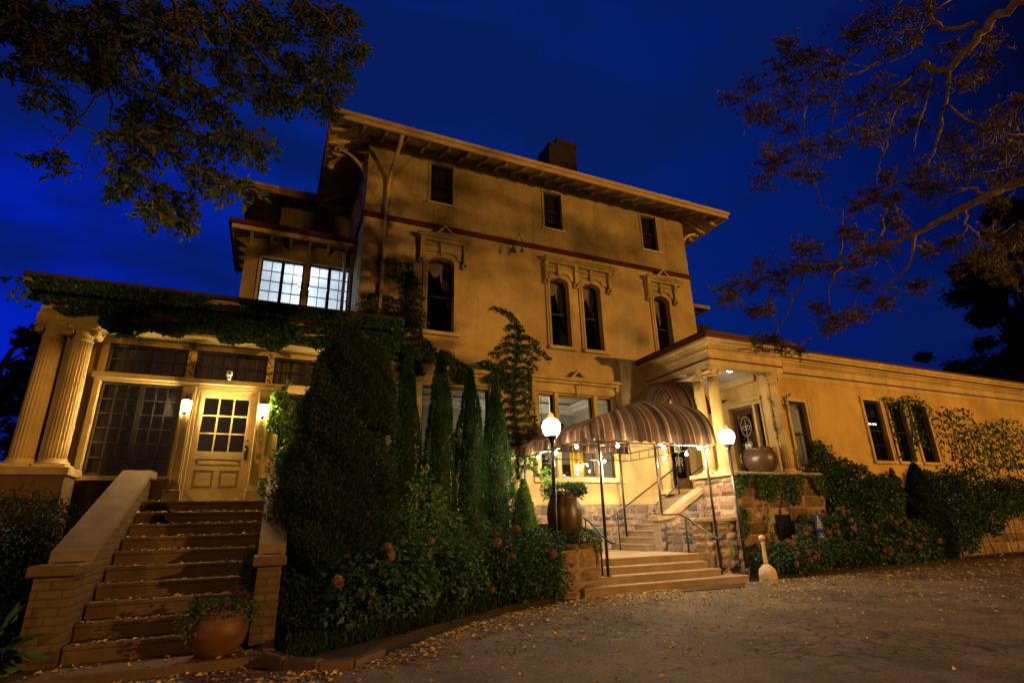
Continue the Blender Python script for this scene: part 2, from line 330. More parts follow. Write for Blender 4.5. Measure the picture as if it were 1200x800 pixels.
def stonemat(name, cols, bump=.5):
    m, t, b = mat(name, .85, 0, .3); n = t.nodes; l = t.links
    g = n.new('ShaderNodeNewGeometry'); r = n.new('ShaderNodeValToRGB'); k = len(cols); r.color_ramp.interpolation = 'CONSTANT'
    r.color_ramp.elements[0].color = (*cols[0], 1); r.color_ramp.elements[1].color = (*cols[-1], 1); r.color_ramp.elements[1].position = (k-1)/k
    for i in range(1, k-1):
        e = r.color_ramp.elements.new(i/k); e.color = (*cols[i], 1)
    l.new(g.outputs['Random Per Island'], r.inputs[0])
    tcn = n.new('ShaderNodeTexCoord'); nn = n.new('ShaderNodeTexNoise'); nn.inputs['Scale'].default_value = 9; nn.inputs['Detail'].default_value = 8; nn.inputs['Roughness'].default_value = .7
    l.new(tcn.outputs['Object'], nn.inputs['Vector'])
    rr = n.new('ShaderNodeValToRGB'); rr.color_ramp.elements[0].position = .3; rr.color_ramp.elements[1].position = .7; rr.color_ramp.elements[0].color = (.45, .42, .40, 1); rr.color_ramp.elements[1].color = (1.15, 1.1, 1.05, 1)
    l.new(nn.outputs[0], rr.inputs[0])
    mxn = n.new('ShaderNodeMix'); mxn.data_type = 'RGBA'; mxn.blend_type = 'MULTIPLY'; mxn.inputs['Factor'].default_value = 1
    l.new(r.outputs[0], mxn.inputs['A']); l.new(rr.outputs[0], mxn.inputs['B']); l.new(mxn.outputs['Result'], b.inputs['Base Color'])
    bb = n.new('ShaderNodeBump'); bb.inputs['Strength'].default_value = bump; bb.inputs['Distance'].default_value = .03
    l.new(nn.outputs[0], bb.inputs['Height']); l.new(bb.outputs[0], b.inputs['Normal'])
    return m
MT['field'] = stonemat('mixed fieldstone', [(.30, .26, .23), (.20, .19, .19), (.34, .24, .18), (.14, .14, .15), (.38, .28, .21), (.26, .20, .17), (.40, .30, .26), (.22, .21, .20)])
MT['ashlar'] = stonemat('rock faced sandstone blocks', [(.24, .15, .095), (.34, .22, .14), (.20, .13, .085), (.38, .26, .18), (.28, .19, .13), (.15, .10, .07), (.31, .22, .16)], .9)
MT['mortar'] = noisy('pale mortar', (.28, .22, .17), (.38, .30, .23), 12, .9, .4, 60)
MT['mortardark'] = noisy('brown mortar', (.26, .20, .14), (.36, .28, .20), 12, .9, .4, 60)

def fabricmat():
    m, t, b = mat('striped awning canvas', .95, 0, .04); n = t.nodes; l = t.links
    uvn = n.new('ShaderNodeUVMap'); sp = n.new('ShaderNodeSeparateXYZ'); l.new(uvn.outputs[0], sp.inputs[0])
    fr = n.new('ShaderNodeMath'); fr.operation = 'FRACT'; l.new(sp.outputs[0], fr.inputs[0])
    r = n.new('ShaderNodeValToRGB'); r.color_ramp.interpolation = 'CONSTANT'
    st = [(0, (.055, .034, .022)), (.12, (.13, .085, .055)), (.15, (.050, .032, .022)), (.24, (.24, .16, .11)), (.26, (.08, .046, .028)), (.40, (.15, .095, .06)), (.44, (.045, .028, .020)), (.52, (.022, .016, .014)), (.60, (.085, .050, .03)), (.66, (.20, .135, .09)), (.69, (.055, .034, .022)), (.84, (.12, .075, .048)), (.87, (.07, .042, .028)), (.95, (.028, .020, .016))]
    r.color_ramp.elements[0].color = (*st[0][1], 1); r.color_ramp.elements[1].color = (*st[-1][1], 1); r.color_ramp.elements[1].position = st[-1][0]
    for p, c in st[1:-1]:
        e = r.color_ramp.elements.new(p); e.color = (*c, 1)
    l.new(fr.outputs[0], r.inputs[0]); l.new(r.outputs[0], b.inputs['Base Color'])
    tr = n.new('ShaderNodeBsdfTranslucent'); l.new(r.outputs[0], tr.inputs[0]); ms = n.new('ShaderNodeMixShader'); ms.inputs[0].default_value = .3
    tcn = n.new('ShaderNodeTexCoord'); nn = n.new('ShaderNodeTexNoise'); nn.inputs['Scale'].default_value = 2.5; nn.inputs['Detail'].default_value = 4; l.new(tcn.outputs['Object'], nn.inputs['Vector'])
    bb = n.new('ShaderNodeBump'); bb.inputs['Strength'].default_value = .8; bb.inputs['Distance'].default_value = .09; l.new(nn.outputs[0], bb.inputs['Height']); l.new(bb.outputs[0], b.inputs['Normal'])
    o = n['Material Output']; l.new(b.outputs[0], ms.inputs[1]); l.new(tr.outputs[0], ms.inputs[2]); l.new(ms.outputs[0], o.inputs[0])
    return m
MT['canvas'] = fabricmat()

def asphaltmat():
    m, t, b = mat('cracked asphalt', .8, 0, .35); n = t.nodes; l = t.links
    tcn = n.new('ShaderNodeTexCoord')
    def noi(s, d=6, ro=.6):
        q = n.new('ShaderNodeTexNoise'); q.inputs['Scale'].default_value = s; q.inputs['Detail'].default_value = d; q.inputs['Roughness'].default_value = ro; l.new(tcn.outputs['Object'], q.inputs['Vector']); return q
    a = noi(.9, 9, .72); f_ = noi(48, 5, .75); g = noi(6, 5)
    r = n.new('ShaderNodeValToRGB'); r.color_ramp.elements[0].position = .35; r.color_ramp.elements[1].position = .62
    r.color_ramp.elements[0].color = (.085, .066, .050, 1); r.color_ramp.elements[1].color = (.25, .19, .14, 1); l.new(a.outputs[0], r.inputs[0])
    r2_ = n.new('ShaderNodeValToRGB'); r2_.color_ramp.elements[0].position = .35; r2_.color_ramp.elements[1].position = .72
    r2_.color_ramp.elements[0].color = (.30, .30, .30, 1); r2_.color_ramp.elements[1].color = (1.9, 1.8, 1.7, 1); l.new(f_.outputs[0], r2_.inputs[0])
    mu = n.new('ShaderNodeMix'); mu.data_type = 'RGBA'; mu.blend_type = 'MULTIPLY'; mu.inputs['Factor'].default_value = 1; l.new(r.outputs[0], mu.inputs['A']); l.new(r2_.outputs[0], mu.inputs['B'])
    # cracks: voronoi cell borders, warped, where a broad mask allows
    wv = n.new('ShaderNodeVectorMath'); wv.operation = 'MULTIPLY_ADD'; wv.inputs[1].default_value = (.35, .35, 0); l.new(g.outputs['Color'], wv.inputs[0]); l.new(tcn.outputs['Object'], wv.inputs[2])
    vo = n.new('ShaderNodeTexVoronoi'); vo.feature = 'DISTANCE_TO_EDGE'; vo.inputs['Scale'].default_value = 3.6; l.new(wv.outputs[0], vo.inputs['Vector'])
    cr_ = n.new('ShaderNodeMapRange'); cr_.inputs[1].default_value = .0; cr_.inputs[2].default_value = .055; l.new(vo.outputs['Distance'], cr_.inputs[0])
    mk = noi(.33, 3); mr = n.new('ShaderNodeMapRange'); mr.inputs[1].default_value = .47; mr.inputs[2].default_value = .56; l.new(mk.outputs[0], mr.inputs[0])
    inv = n.new('ShaderNodeMath'); inv.operation = 'SUBTRACT'; inv.inputs[0].default_value = 1; l.new(cr_.outputs[0], inv.inputs[1])
    cm = n.new('ShaderNodeMath'); cm.operation = 'MULTIPLY'; l.new(inv.outputs[0], cm.inputs[0]); l.new(mr.outputs[0], cm.inputs[1])
    mx2 = n.new('ShaderNodeMix'); mx2.data_type = 'RGBA'; mx2.inputs['B'].default_value = (.018, .014, .012, 1); l.new(cm.outputs[0], mx2.inputs['Factor']); l.new(mu.outputs['Result'], mx2.inputs['A'])
    l.new(mx2.outputs['Result'], b.inputs['Base Color'])
    hs = n.new('ShaderNodeMath'); hs.operation = 'SUBTRACT'; l.new(f_.outputs[0], hs.inputs[0]); l.new(cm.outputs[0], hs.inputs[1])
    hs2 = n.new('ShaderNodeMath'); hs2.operation = 'MULTIPLY_ADD'; hs2.inputs[1].default_value = .8; l.new(g.outputs[0], hs2.inputs[0]); l.new(hs.outputs[0], hs2.inputs[2])
    bb = n.new('ShaderNodeBump'); bb.inputs['Strength'].default_value = 1; bb.inputs['Distance'].default_value = .035; l.new(hs2.outputs[0], bb.inputs['Height']); l.new(bb.outputs[0], b.inputs['Normal'])
    return m
MT['asphalt'] = asphaltmat()

# lamp light colours
STREET = (1.0, .50, .11); WARM = (1.0, .66, .30); BULB = (1.0, .72, .38)
MT['globe'] = emis('lit globe glass', (1, .80, .50), 22)
MT['bulb'] = emis('lit bulb', (1, .76, .44), 2900)
MT['sconce'] = emis('lit sconce glass', (1, .70, .30), 850)
MT['finial'] = emis('glowing globe cap', (1, .52, .12), 1.1)
MT['cool'] = emis('lit chandelier bulb', (.80, .90, 1.0), 180)
MT['warmbulb'] = emis('small warm bulb', (1, .7, .3), 40)
MT['tubelight'] = emis('fluorescent tube', (1, .9, .75), 4)

# ------------------------------------------------------------------ ground
g = MB(); g.add([(-300, -200, 0), (500, -200, 0), (500, 600, 0), (-300, 600, 0)], [(0, 1, 2, 3)])
struct('ground', g, MT['soil'])
g = MB(); g.prism([(-60, -60), (90, -60), (90, 9.0), (23, 9.6), (17.5, 9.95), (13.7, 9.85), (11.6, 9.85), (10.3, 9.84), (6.2, 9.75), (5.3, 9.45), (3.98, 8.9), (2.6, 8.0), (1.8, 7.2), (.95, 6.35), (.2, 6.75), (-.1, 7.05), (-60, 6.6)], .004, .03, 'z')
struct('driveway', g, MT['asphalt'])
# raised mulch beds
g = MB()
def bed(poly, z=.09):
    g.prism(poly, -.05, z, 'z')
bed([(.28, 7.35), (.5, 6.75), (.95, 6.62), (1.7, 7.5), (2.6, 8.25), (3.98, 9.15), (5.3, 9.7), (5.36, 13.7), (.5, 11.3)])
bed([(11.1, 10.0), (13.7, 9.98), (17.5, 10.1), (23, 9.75), (60, 9.3), (60, 11.3), (11.1, 10.7)])
bed([(-12, 6.75), (-2.3, 7.1), (-2.3, 11.2), (-12, 11.2)])
struct('planting_bed', g, MT['soil'])
# kerb stones by the left stair
g = MB()
ks = [(.18, 7.55), (.20, 7.15), (.36, 6.78), (.66, 6.55), (.98, 6.50), (1.35, 6.9)]
for i in range(len(ks)-1):
    a = Vector((*ks[i], 0)); b = Vector((*ks[i+1], 0)); d = (b-a); ln = d.length; ang = math.atan2(d.y, d.x)
    g.M = Matrix.Translation(a) @ Matrix.Rotation(ang, 4, 'Z'); g.bbox(.005, ln+.03, -.07, .07, 0, .17-.02*i, .02)
g.M = None
struct('kerb', g, MT['brownstone'])

# ------------------------------------------------------------------ stone block walls
def stones(M, x0, x1, z0, z1, hmin, hmax, wmin, wmax, proud=.035, jit=.014, gap=.022, seed=1, skip=None):
    # rock faced blocks on a local wall plane y=0, outward = -y
    mb = MB(M); rs = random.Random(seed); z = z0
    while z < z1-.03:
        h = rs.uniform(hmin, hmax)
        if z+h > z1-.06: h = z1-z
        x = x0-rs.uniform(0, wmin*.5)
        while x < x1-.01:
            wd = rs.uniform(wmin, wmax); a = max(x, x0); b = min(x+wd, x1)
            if x1-b < wmin*.35: b = x1
            x = x+wd if b < x1 else x1
            if b-a < .04: continue
            if skip and skip((a+b)/2, z+h/2): continue
            nx = 4; nz = 3; vs = []; pr = proud*rs.uniform(.5, 1.25)
            cj = [[rs.uniform(-jit, jit) for _ in range(8)] for _ in range(1)][0]
            for iz in range(nz+1):
                for ix in range(nx+1):
                    u = ix/nx; v = iz/nz; e = min(min(u, 1-u)*nx, min(v, 1-v)*nz, 1)
                    px = a+gap/2+(b-a-gap)*u; pz = z+gap/2+(h-gap)*v
                    if e <= 0:
                        px += (cj[0]*(1-u)*(1-v)+cj[1]*u*(1-v)+cj[2]*(1-u)*v+cj[3]*u*v); pz += (cj[4]*(1-u)*(1-v)+cj[5]*u*(1-v)+cj[6]*(1-u)*v+cj[7]*u*v)
                    y = -.004-pr*e-(rs.uniform(0, proud*.9) if e > 0 else 0)
                    vs.append((px, y, pz))
            fs = []
            W = nx+1
            for iz in range(nz):
                for ix in range(nx): fs.append((iz*W+ix, iz*W+ix+1, (iz+1)*W+ix+1, (iz+1)*W+ix))
            # skirt back to the wall
            ring = [i for i in range(W)]+[r_*W+nx for r_ in range(1, nz+1)]+[nz*W+i for i in range(nx-1, -1, -1)]+[r_*W for r_ in range(nz-1, 0, -1)]
            base = len(vs); vs += [(vs[i][0], .02, vs[i][2]) for i in ring]; k = len(ring)
            fs += [(ring[j], base+j, base+(j+1) % k, ring[(j+1) % k]) for j in range(k)]
            mb.add(vs, fs)
        z += h
    return mb
I4 = Matrix.Identity(4)
def face_front(y): return Matrix.Translation((0, y, 0))                       # wall facing the viewer (-Y)
def face_left(x, y0): return Matrix.Translation((x, y0, 0)) @ Matrix.Rotation(R(-90), 4, 'Z')  # wall facing -X; local x runs towards -Y from y0
def face_right(x, y0): return Matrix.Translation((x, y0, 0)) @ Matrix.Rotation(R(90), 4, 'Z')  # wall facing +X; local x runs +Y

# ------------------------------------------------------------------ the mansion
man = thing('mansion', 'cream stucco Italianate mansion with bracketed eaves, portico and two low wings', 'building', (6, 14, 0))
def rect(x0, x1, z0, z1): return [(x0, z0), (x1, z0), (x1, z1), (x0, z1)]
def arch(x0, x1, z0, z1, r=.2, crown=.05):
    p = [(x0, z0), (x1, z0)]
    for i in range(7):
        a = math.pi/2*i/6; p.append((x1-r+r*math.cos(a), z1-crown-r+r*math.sin(a)))
    p.append(((x0+x1)/2, z1))
    for i in range(7):
        a = math.pi/2+math.pi/2*i/6; p.append((x0+r+r*math.cos(a), z1-crown-r+r*math.sin(a)))
    return p
def shrink(p, d):
    cx = sum(q[0] for q in p)/len(p); cz = (min(q[1] for q in p)+max(q[1] for q in p))/2
    hx = (max(q[0] for q in p)-min(q[0] for q in p))/2; hz = (max(q[1] for q in p)-min(q[1] for q in p))/2
    cx = (max(q[0] for q in p)+min(q[0] for q in p))/2
    return [(cx+(q[0]-cx)*(hx-d)/hx, cz+(q[1]-cz)*(hz-d)/hz) for q in p]
def wallmesh(M, outer, holes, depth=.28, y0=0):
    mb = MB(M); loops = [outer]+holes
    flat = [p for lp in loops for p in lp]
    tri = tessellate_polygon([[Vector((p[0], p[1], 0)) for p in lp] for lp in loops])
    n = len(flat)
    fs = [tuple(t) for t in tri]+[tuple(i+n for i in t) for t in tri]
    k = 0
    for lp in loops:
        m = len(lp); fs += [(k+i, k+(i+1) % m, k+(i+1) % m+n, k+i+n) for i in range(m)]; k += m
    return mb.add([(p[0], y0, p[1]) for p in flat]+[(p[0], y0+depth, p[1]) for p in flat], fs)
def ring(mb, o, i, y0, y1):
    n = len(o); vs = [(p[0], y0, p[1]) for p in o]+[(p[0], y0, p[1]) for p in i]+[(p[0], y1, p[1]) for p in o]+[(p[0], y1, p[1]) for p in i]
    fs = []
    for a in range(n):
        b = (a+1) % n
        fs += [(a, b, n+b, n+a), (2*n+a, 3*n+a, 3*n+b, 2*n+b), (a, 2*n+a, 2*n+b, b), (n+a, n+b, 3*n+b, 3*n+a)]
    return mb.add(vs, fs)
def sash(parent, M, out, rec=.14, fw=.05, muls=(), rail=None, grid=None, m='sash', glass='glass', name='window'):
    """window sash with mullions; grid = (nx, nz) glazing bars per light"""
    x0 = min(p[0] for p in out); x1 = max(p[0] for p in out); z0 = min(p[1] for p in out); z1 = max(p[1] for p in out)
    mb = MB(M); ring(mb, out, shrink(out, fw), rec, rec+.06)
    xs = [x0+fw]
    for c in muls:
        mb.box(c-.045, c+.045, rec-.01, rec+.05, z0+fw*.5, z1-fw*.5); xs += [c-.045, c+.045]
    xs.append(x1-fw)
    if rail: mb.box(x0+fw*.5, x1-fw*.5, rec+.003, rec+.07, rail-.025, rail+.025)
    if grid:
        nx, nz = grid
        for a in range(0, len(xs), 2):
            l_, r_ = xs[a], xs[a+1]
            for i in range(1, nx): c = l_+(r_-l_)*i/nx; mb.box(c-.011, c+.011, rec+.01, rec+.04, z0+fw*.7, z1-fw*.7)
            for j in range(1, nz): c = z0+fw+(z1-z0-2*fw)*j/nz; mb.box(l_-.01, r_+.01, rec+.012, rec+.038, c-.011, c+.011)
    o = obj(name, mb, MT[m], parent)
    p = MB(M); q = shrink(out, fw*.6); p.add([(a, rec+.03, b) for a, b in q], [tuple(t) for t in tessellate_polygon([[Vector((a, b, 0)) for a, b in q]])])
    obj('pane', p, MT[glass], o)
    return o
def room(parent, x0, x1, y0, y1, z0, z1, m, name='interior', M=None):
    mb = MB(M); mb.box(x0, x1, y0, y1, z0, z1); mb.f = [f for f in mb.f if f != (0, 1, 5, 4)]
    mb.sm = mb.sm[:len(mb.f)]
    return obj(name, mb, MT[m], parent)
def drape(parent, x0, x1, y, z0, z1, m, name='curtain', n=40, amp=.025, M=None, seed=0):
    rs = random.Random(seed); mb = MB(M); vs = []; ph = [rs.uniform(0, 6) for _ in range(4)]
    for i in range(n+1):
        u = i/n; yy = y+amp*(math.sin(u*n*.9+ph[0])+.5*math.sin(u*n*.43+ph[1]))
        vs += [(x0+(x1-x0)*u, yy, z0), (x0+(x1-x0)*u, yy*.5+y*.5, z1)]
    mb.add(vs, [(2*i, 2*i+2, 2*i+3, 2*i+1) for i in range(n)], True)
    return obj(name, mb, MT[m], parent)
def swagcurtain(parent, x0, x1, y, zt, drop):
    mb = MB(); n = 16; k = 8; vs = []
    for j in range(k+1):
        for i in range(n+1):
            u = i/n; v = j/k
            zz = zt-v*(.16+.34*math.sin(math.pi*min(1, u*1.15))) ; yy = y+.03*math.sin(v*k*2.2+u*2)
            vs.append((x0+(x1-x0)*u*.82, yy, zz))
    W = n+1
    mb.add(vs, [(j*W+i, j*W+i+1, (j+1)*W+i+1, (j+1)*W+i) for j in range(k) for i in range(n)], True)
    vs = []
    for i in range(13):
        u = i/12; xx = x1-(x1-x0)*.42*(1-u); 
        vs += [(xx, y+.05+.03*math.sin(u*22), zt-.1), (xx, y+.05+.03*math.sin(u*22), zt-.35-drop*(u**.8))]
    mb.add(vs, [(2*i, 2*i+2, 2*i+3, 2*i+1) for i in range(12)], True)
    return obj('curtain', mb, MT['swag'], parent)

YM = 13.8
F = face_front(YM)
up_w = [(3.55, 4.35, 6.58, 8.93), (7.54, 8.24, 6.58, 8.93), (8.77, 9.45, 6.58, 8.93), (11.66, 12.34, 6.58, 8.93)]
top_w = [(3.57, 4.29, 10.80, 12.22), (7.50, 8.19, 10.75, 12.17), (11.54, 12.22, 10.74, 12.16)]
tri_w = [(7.00, 7.52, 2.60, 5.03), (7.65, 8.88, 2.60, 5.03), (9.03, 9.57, 2.60, 5.04)]
cyp_w = [(2.72, 3.12, 2.9, 5.0), (3.50, 5.44, 2.9, 5.02)]
far_door = (11.62, 12.46, 2.12, 4.35)
low = wallmesh(F, rect(1.66, 13.52, 1.95, 9.83), [arch(*q) for q in up_w]+[rect(*q) for q in tri_w+cyp_w]+[rect(*far_door)])
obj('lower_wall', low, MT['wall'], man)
upw = wallmesh(F, rect(1.66, 13.52, 9.96, 12.8), [rect(*q) for q in top_w])
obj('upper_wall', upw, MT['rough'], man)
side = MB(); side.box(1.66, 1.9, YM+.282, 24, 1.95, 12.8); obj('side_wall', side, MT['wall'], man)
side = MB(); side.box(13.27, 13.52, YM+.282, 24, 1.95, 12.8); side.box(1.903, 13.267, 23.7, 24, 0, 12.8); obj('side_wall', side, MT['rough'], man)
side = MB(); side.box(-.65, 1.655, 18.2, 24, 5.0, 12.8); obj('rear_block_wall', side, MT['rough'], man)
b = MB(); b.box(1.60, 13.58, YM-.05, YM+.1, 9.835, 9.955); b.box(1.585, 1.66, YM+.1, 18.2, 9.835, 9.955); b.box(13.525, 13.59, YM+.1, 24, 9.835, 9.955)
b.box(1.57, 13.61, YM-.085, YM-.05, 9.92, 9.98); obj('belt_course', b, MT['red'], man)
b = MB(); b.box(1.62, 11.0, YM-.04, YM-.003, 1.86, 2.04); obj('water_table', b, MT['trim'], man)
b = MB(); b.box(1.66, 11.0, YM-.02, YM+.2, 0, 1.86); obj('foundation', b, MT['mortar'], man)
# dark floors / rooms behind the glass
room(man, 1.95, 13.2, YM+.30, 18, 10.0, 12.7, 'dark')
room(man, 1.95, 13.2, YM+.30, 18, 6.2, 9.8, 'dark')
# ---- top storey windows
for i, (x0, x1, z0, z1) in enumerate(top_w):
    o = sash(man, F, rect(x0, x1, z0, z1), rec=.10, fw=.04, rail=(z0+z1)/2)
    f = MB(F); ring(f, rect(x0-.07, x1+.07, z0-.02, z1+.07), rect(x0+.002, x1-.002, z0+.002, z1-.002), -.03, .10); obj('frame', f, MT['rough'], o)
    f = MB(F); f.bbox(x0-.10, x1+.10, -.07, .02, z0-.09, z0-.022, .008); obj('sill', f, MT['trim'], o)
    drape(o, x0+.04, x1-.04, YM+.24, z0+.05, z1-.05, 'dark' if i else 'dark', n=24, seed=i)
# ---- arched windows with their hoods
def console(mb, x, z0, z1, y=-.16, w_=.11):
    mb.bbox(x-w_/2, x+w_/2, y, 0, z0+.18, z1, .012)
    mb.bbox(x-w_/2-.012, x+w_/2+.012, y-.04, 0, z1-.16, z1, .01)
    mb.prism([(x+.085*math.cos(a*math.pi/8), z0+.09+.085*math.sin(a*math.pi/8)) for a in range(16)], y+.03, 0, 'y')
def rosette(mb, x, z, y, s_=.028):
    for a in range(4):
        cx, cz = x+s_*.9*math.cos(a*math.pi/2), z+s_*.9*math.sin(a*math.pi/2)
        mb.prism([(cx+s_*math.cos(k*math.pi/4), cz+s_*math.sin(k*math.pi/4)) for k in range(8)], y-.004-a*.0004, y+.01, 'y')
def hood(o, x0, x1, consoles, opens, ztop=9.56, ped=None, ped2=()):
    h = MB(F); r_ = MB(F)
    zb = ztop-.62
    # frieze panel pierced by the arched openings
    h.add(*_pan(x0+.22, x1-.22, zb-.06, ztop-.13, opens, -.07))
    h.bbox(x0+.10, x1-.10, -.20, 0, ztop-.19, ztop-.10, .012)
    h.bbox(x0+.03, x1-.03, -.27, 0, ztop-.105, ztop-.05, .012)
    h.bbox(x0, x1, -.32, 0, ztop-.055, ztop, .014)
    h.bbox(x0+.2, x1-.2, -.12, 0, ztop-.33, ztop-.28, .01)
    for c in consoles:
        console(h, c, 8.62, ztop-.185); rosette(r_, c, 8.71, -.138)
        h.bbox(c-.075, c+.075, -.345, 0, ztop-.065, ztop+.03, .012)
    for a, b_ in opens:      # key blocks
        cx = (a+b_)/2; h.prism([(cx-.07, ztop-.20), (cx+.07, ztop-.20), (cx+.045, zb+.02), (cx-.045, zb+.02)], -.16, 0, 'y')
    if ped is not None:
        z = ztop-.002; wd = .30; t = .055
        h.add(*_tri(ped, z, wd, .30, t, -.33, -.05)); h.box(ped-wd+.03, ped+wd-.03, -.10, -.03, z, z+.03)
        r_.prism([(ped-wd+.1, z+.035), (ped+wd-.1, z+.035), (ped, z+.23)], -.13, -.10, 'y')
        for q in (-.09, 0, .09): rosette(r_, ped+q, z+.07+(.04 if q == 0 else 0), -.135, .02)
    ho = obj('hood', h, MT['hood'], o); obj('rosette', r_, MT['red'], o)
def _tri(cx, z, wd, ht, t, y0, y1):
    o_ = [(cx-wd, z), (cx+wd, z), (cx, z+ht)]; i_ = [(cx-wd+t*2.2, z+t*.6), (cx+wd-t*2.2, z+t*.6), (cx, z+ht-t*1.5)]
    m_ = MB(); ring(m_, o_, i_, y0, y1); return m_.v, m_.f
def _pan(x0, x1, z0, z1, opens, y):
    m_ = MB(); xs = sorted(opens)
    pts = [(x0, z0)]
    for a, b_ in xs:
        a -= .10; b_ += .10; pts.append((a, z0))
        zz = 9.10
        for i in range(9):
            t = math.pi-math.pi*i/8; pts.append(((a+b_)/2+(b_-a)/2*math.cos(t)*1.0, z0+(zz-z0)*(math.sin(t)**.45 if math.sin(t) > 0 else 0)))
        pts.append((b_, z0))
    pts += [(x1, z0), (x1, z1), (x0, z1)]
    # drop duplicate neighbours
    q = [p for i, p in enumerate(pts) if i == 0 or (abs(p[0]-pts[i-1][0])+abs(p[1]-pts[i-1][1])) > 1e-4]
    m_.prism(q, y, 0, 'y'); return m_.v, m_.f
hoods = {0: (3.18, 4.80, (3.34, 4.66), [(3.55, 4.35)], 3.99), 1: (7.30, 10.10, (7.42, 8.51, 9.82), [(7.54, 8.24), (8.77, 9.45)], None), 3: (11.30, 12.98, (11.45, 12.62), [(11.66, 12.34)], 12.03)}
for i, (x0, x1, z0, z1) in enumerate(up_w):
    o = sash(man, F, arch(x0, x1, z0, z1), rec=.16, fw=.05, rail=7.72)
    f = MB(F); ring(f, arch(x0-.13, x1+.13, z0-.005, z1+.12, .24), arch(x0+.002, x1-.002, z0+.002, z1-.002), -.05, .0); ring(f, arch(x0-.06, x1+.06, z0-.003, z1+.06, .22), arch(x0+.003, x1-.003, z0+.003, z1-.003), -.075, -.05)
    obj('frame', f, MT['wall'], o)
    f = MB(F); f.bbox(x0-.13, x1+.16, -.13, .1, z0-.12, z0-.012, .01); obj('sill', f, MT['trim'], o)
    swagcurtain(o, x0+.05, x1-.04, YM+.30, 8.9, 1.1)
    if i in hoods: hd = hoods[i]; hood(o, hd[0], hd[1], hd[2], hd[3], ped=hd[4])
# ---- ground floor tri window and cypress window
tri = MB(F)
tri.box(6.86, 6.998, -.06, 0, 2.6, 5.08); tri.box(7.522, 7.648, -.06, 0, 2.6, 5.08); tri.box(8.882, 9.028, -.06, 0, 2.6, 5.08); tri.box(9.572, 9.70, -.06, 0, 2.6, 5.08)
tri.bbox(6.72, 9.78, -.10, 0, 5.082, 5.26, .01); tri.bbox(6.80, 9.70, -.07, 0, 5.262, 5.36, .01); tri.bbox(6.74, 9.80, -.18, 0, 5.362, 5.44, .012); tri.bbox(6.68, 9.86, -.26, 0, 5.442, 5.54, .014)
for c in (6.80, 9.74): console(tri, c, 4.60, 5.36, -.12, .10)
tri.add(*_tri(8.30, 5.54, .28, .27, .05, -.26, -.04)); tri.bbox(8.24, 8.36, -.15, 0, 5.05, 5.34, .01)
w0 = None
wo = []
for i, (x0, x1, z0, z1) in enumerate(tri_w):
    o = sash(man, F, rect(x0, x1, z0, z1), rec=.10, fw=.055, rail=None); wo.append(o)
obj('frame', tri, MT['hood'], wo[1])
r_ = MB(F); r_.prism([(8.12, 5.57), (8.48, 5.57), (8.30, 5.72)], -.13, -.10, 'y'); rosette(r_, 6.80, 4.69, -.105); rosette(r_, 9.74, 4.69, -.105); obj('rosette', r_, MT['red'], wo[1])
f = MB(F); f.bbox(6.74, 9.86, -.12, 0, 2.47, 2.60, .012); obj('sill', f, MT['trim'], wo[1])
cyp = MB(F)
cyp.box(2.60, 2.718, -.06, 0, 2.9, 5.08); cyp.box(3.122, 3.498, -.06, 0, 2.9, 5.08); cyp.box(5.442, 5.58, -.06, 0, 2.9, 5.08); cyp.bbox(2.55, 5.85, -.10, 0, 5.082, 5.30, .01); cyp.bbox(2.5, 5.92, -.24, 0, 5.40, 5.52, .012); cyp.bbox(2.55, 5.86, -.16, 0, 5.302, 5.398, .012)
console(cyp, 5.80, 4.66, 5.38, -.12, .10)
o = sash(man, F, rect(*cyp_w[0]), rec=.10, fw=.05); o2 = sash(man, F, rect(*cyp_w[1]), rec=.10, fw=.06)
obj('frame', cyp, MT['hood'], o2); f = MB(F); f.bbox(2.6, 5.6, -.1, 0, 2.8, 2.9, .01); obj('sill', f, MT['trim'], o2)
# dining room behind the ground floor windows
room(man, 2.0, 10.4, YM+.29, 17.6, 2.1, 5.55, 'room')
c = MB(); c.box(2.0, 10.4, 17.2, 17.35, 5.2, 5.5); c.box(2.0, 10.4, 17.0, 17.2, 5.35, 5.5); c.box(10.05, 10.38, YM+.35, 17.6, 5.25, 5.5); c.box(9.9, 10.05, YM+.35, 17.0, 5.38, 5.5); obj('cornice', c, MT['whitepaint'], man)
c = MB(); c.box(2.0, 10.38, 17.5, 17.58, 2.1, 3.4); obj('wainscot', c, MT['darkwood'], man)

# ---- eaves, roof, brackets
def hip(x0, x1, y0, y1, z, pitch_, over=0):
    mb = MB(); h = (y1-y0)/2; t = math.tan(pitch_)
    if x1-x0 > 2*h: A, B = (x0+h, y0+h, z+h*t), (x1-h, y0+h, z+h*t)
    else: h2 = (x1-x0)/2; A = B = None; A, B = (x0+h2, y0+h2, z+h2*t), (x0+h2, y1-h2, z+h2*t); return mb.add([(x0,y0,z),(x1,y0,z),(x1,y1,z),(x0,y1,z),A,B], [(0,1,4),(1,2,5,4),(2,3,5),(3,0,4,5)])
    return mb.add([(x0,y0,z),(x1,y0,z),(x1,y1,z),(x0,y1,z),A,B], [(0,1,5,4),(1,2,5),(2,3,4,5),(3,0,4)])
EX0, EX1, EY0, EY1 = .46, 14.68, 12.6, 25.2
pt = R(27)
roof = hip(EX0-.02, EX1+.02, EY0-.02, EY1, 12.235, pt); rb = hip(-1.88, 8, 16.98, 25.2, 12.23, pt); roof.add(rb.v, rb.f)
ro = obj('roof', roof, MT['shingle'], man)
sf = hip(EX0+.05, EX1-.05, EY0+.05, EY1-.05, 12.05, pt); s2 = hip(-1.80, 8, 17.05, 25.1, 12.045, pt); sf.add(s2.v, s2.f)
obj('soffit', sf, MT['hood'], man)
fa = MB()
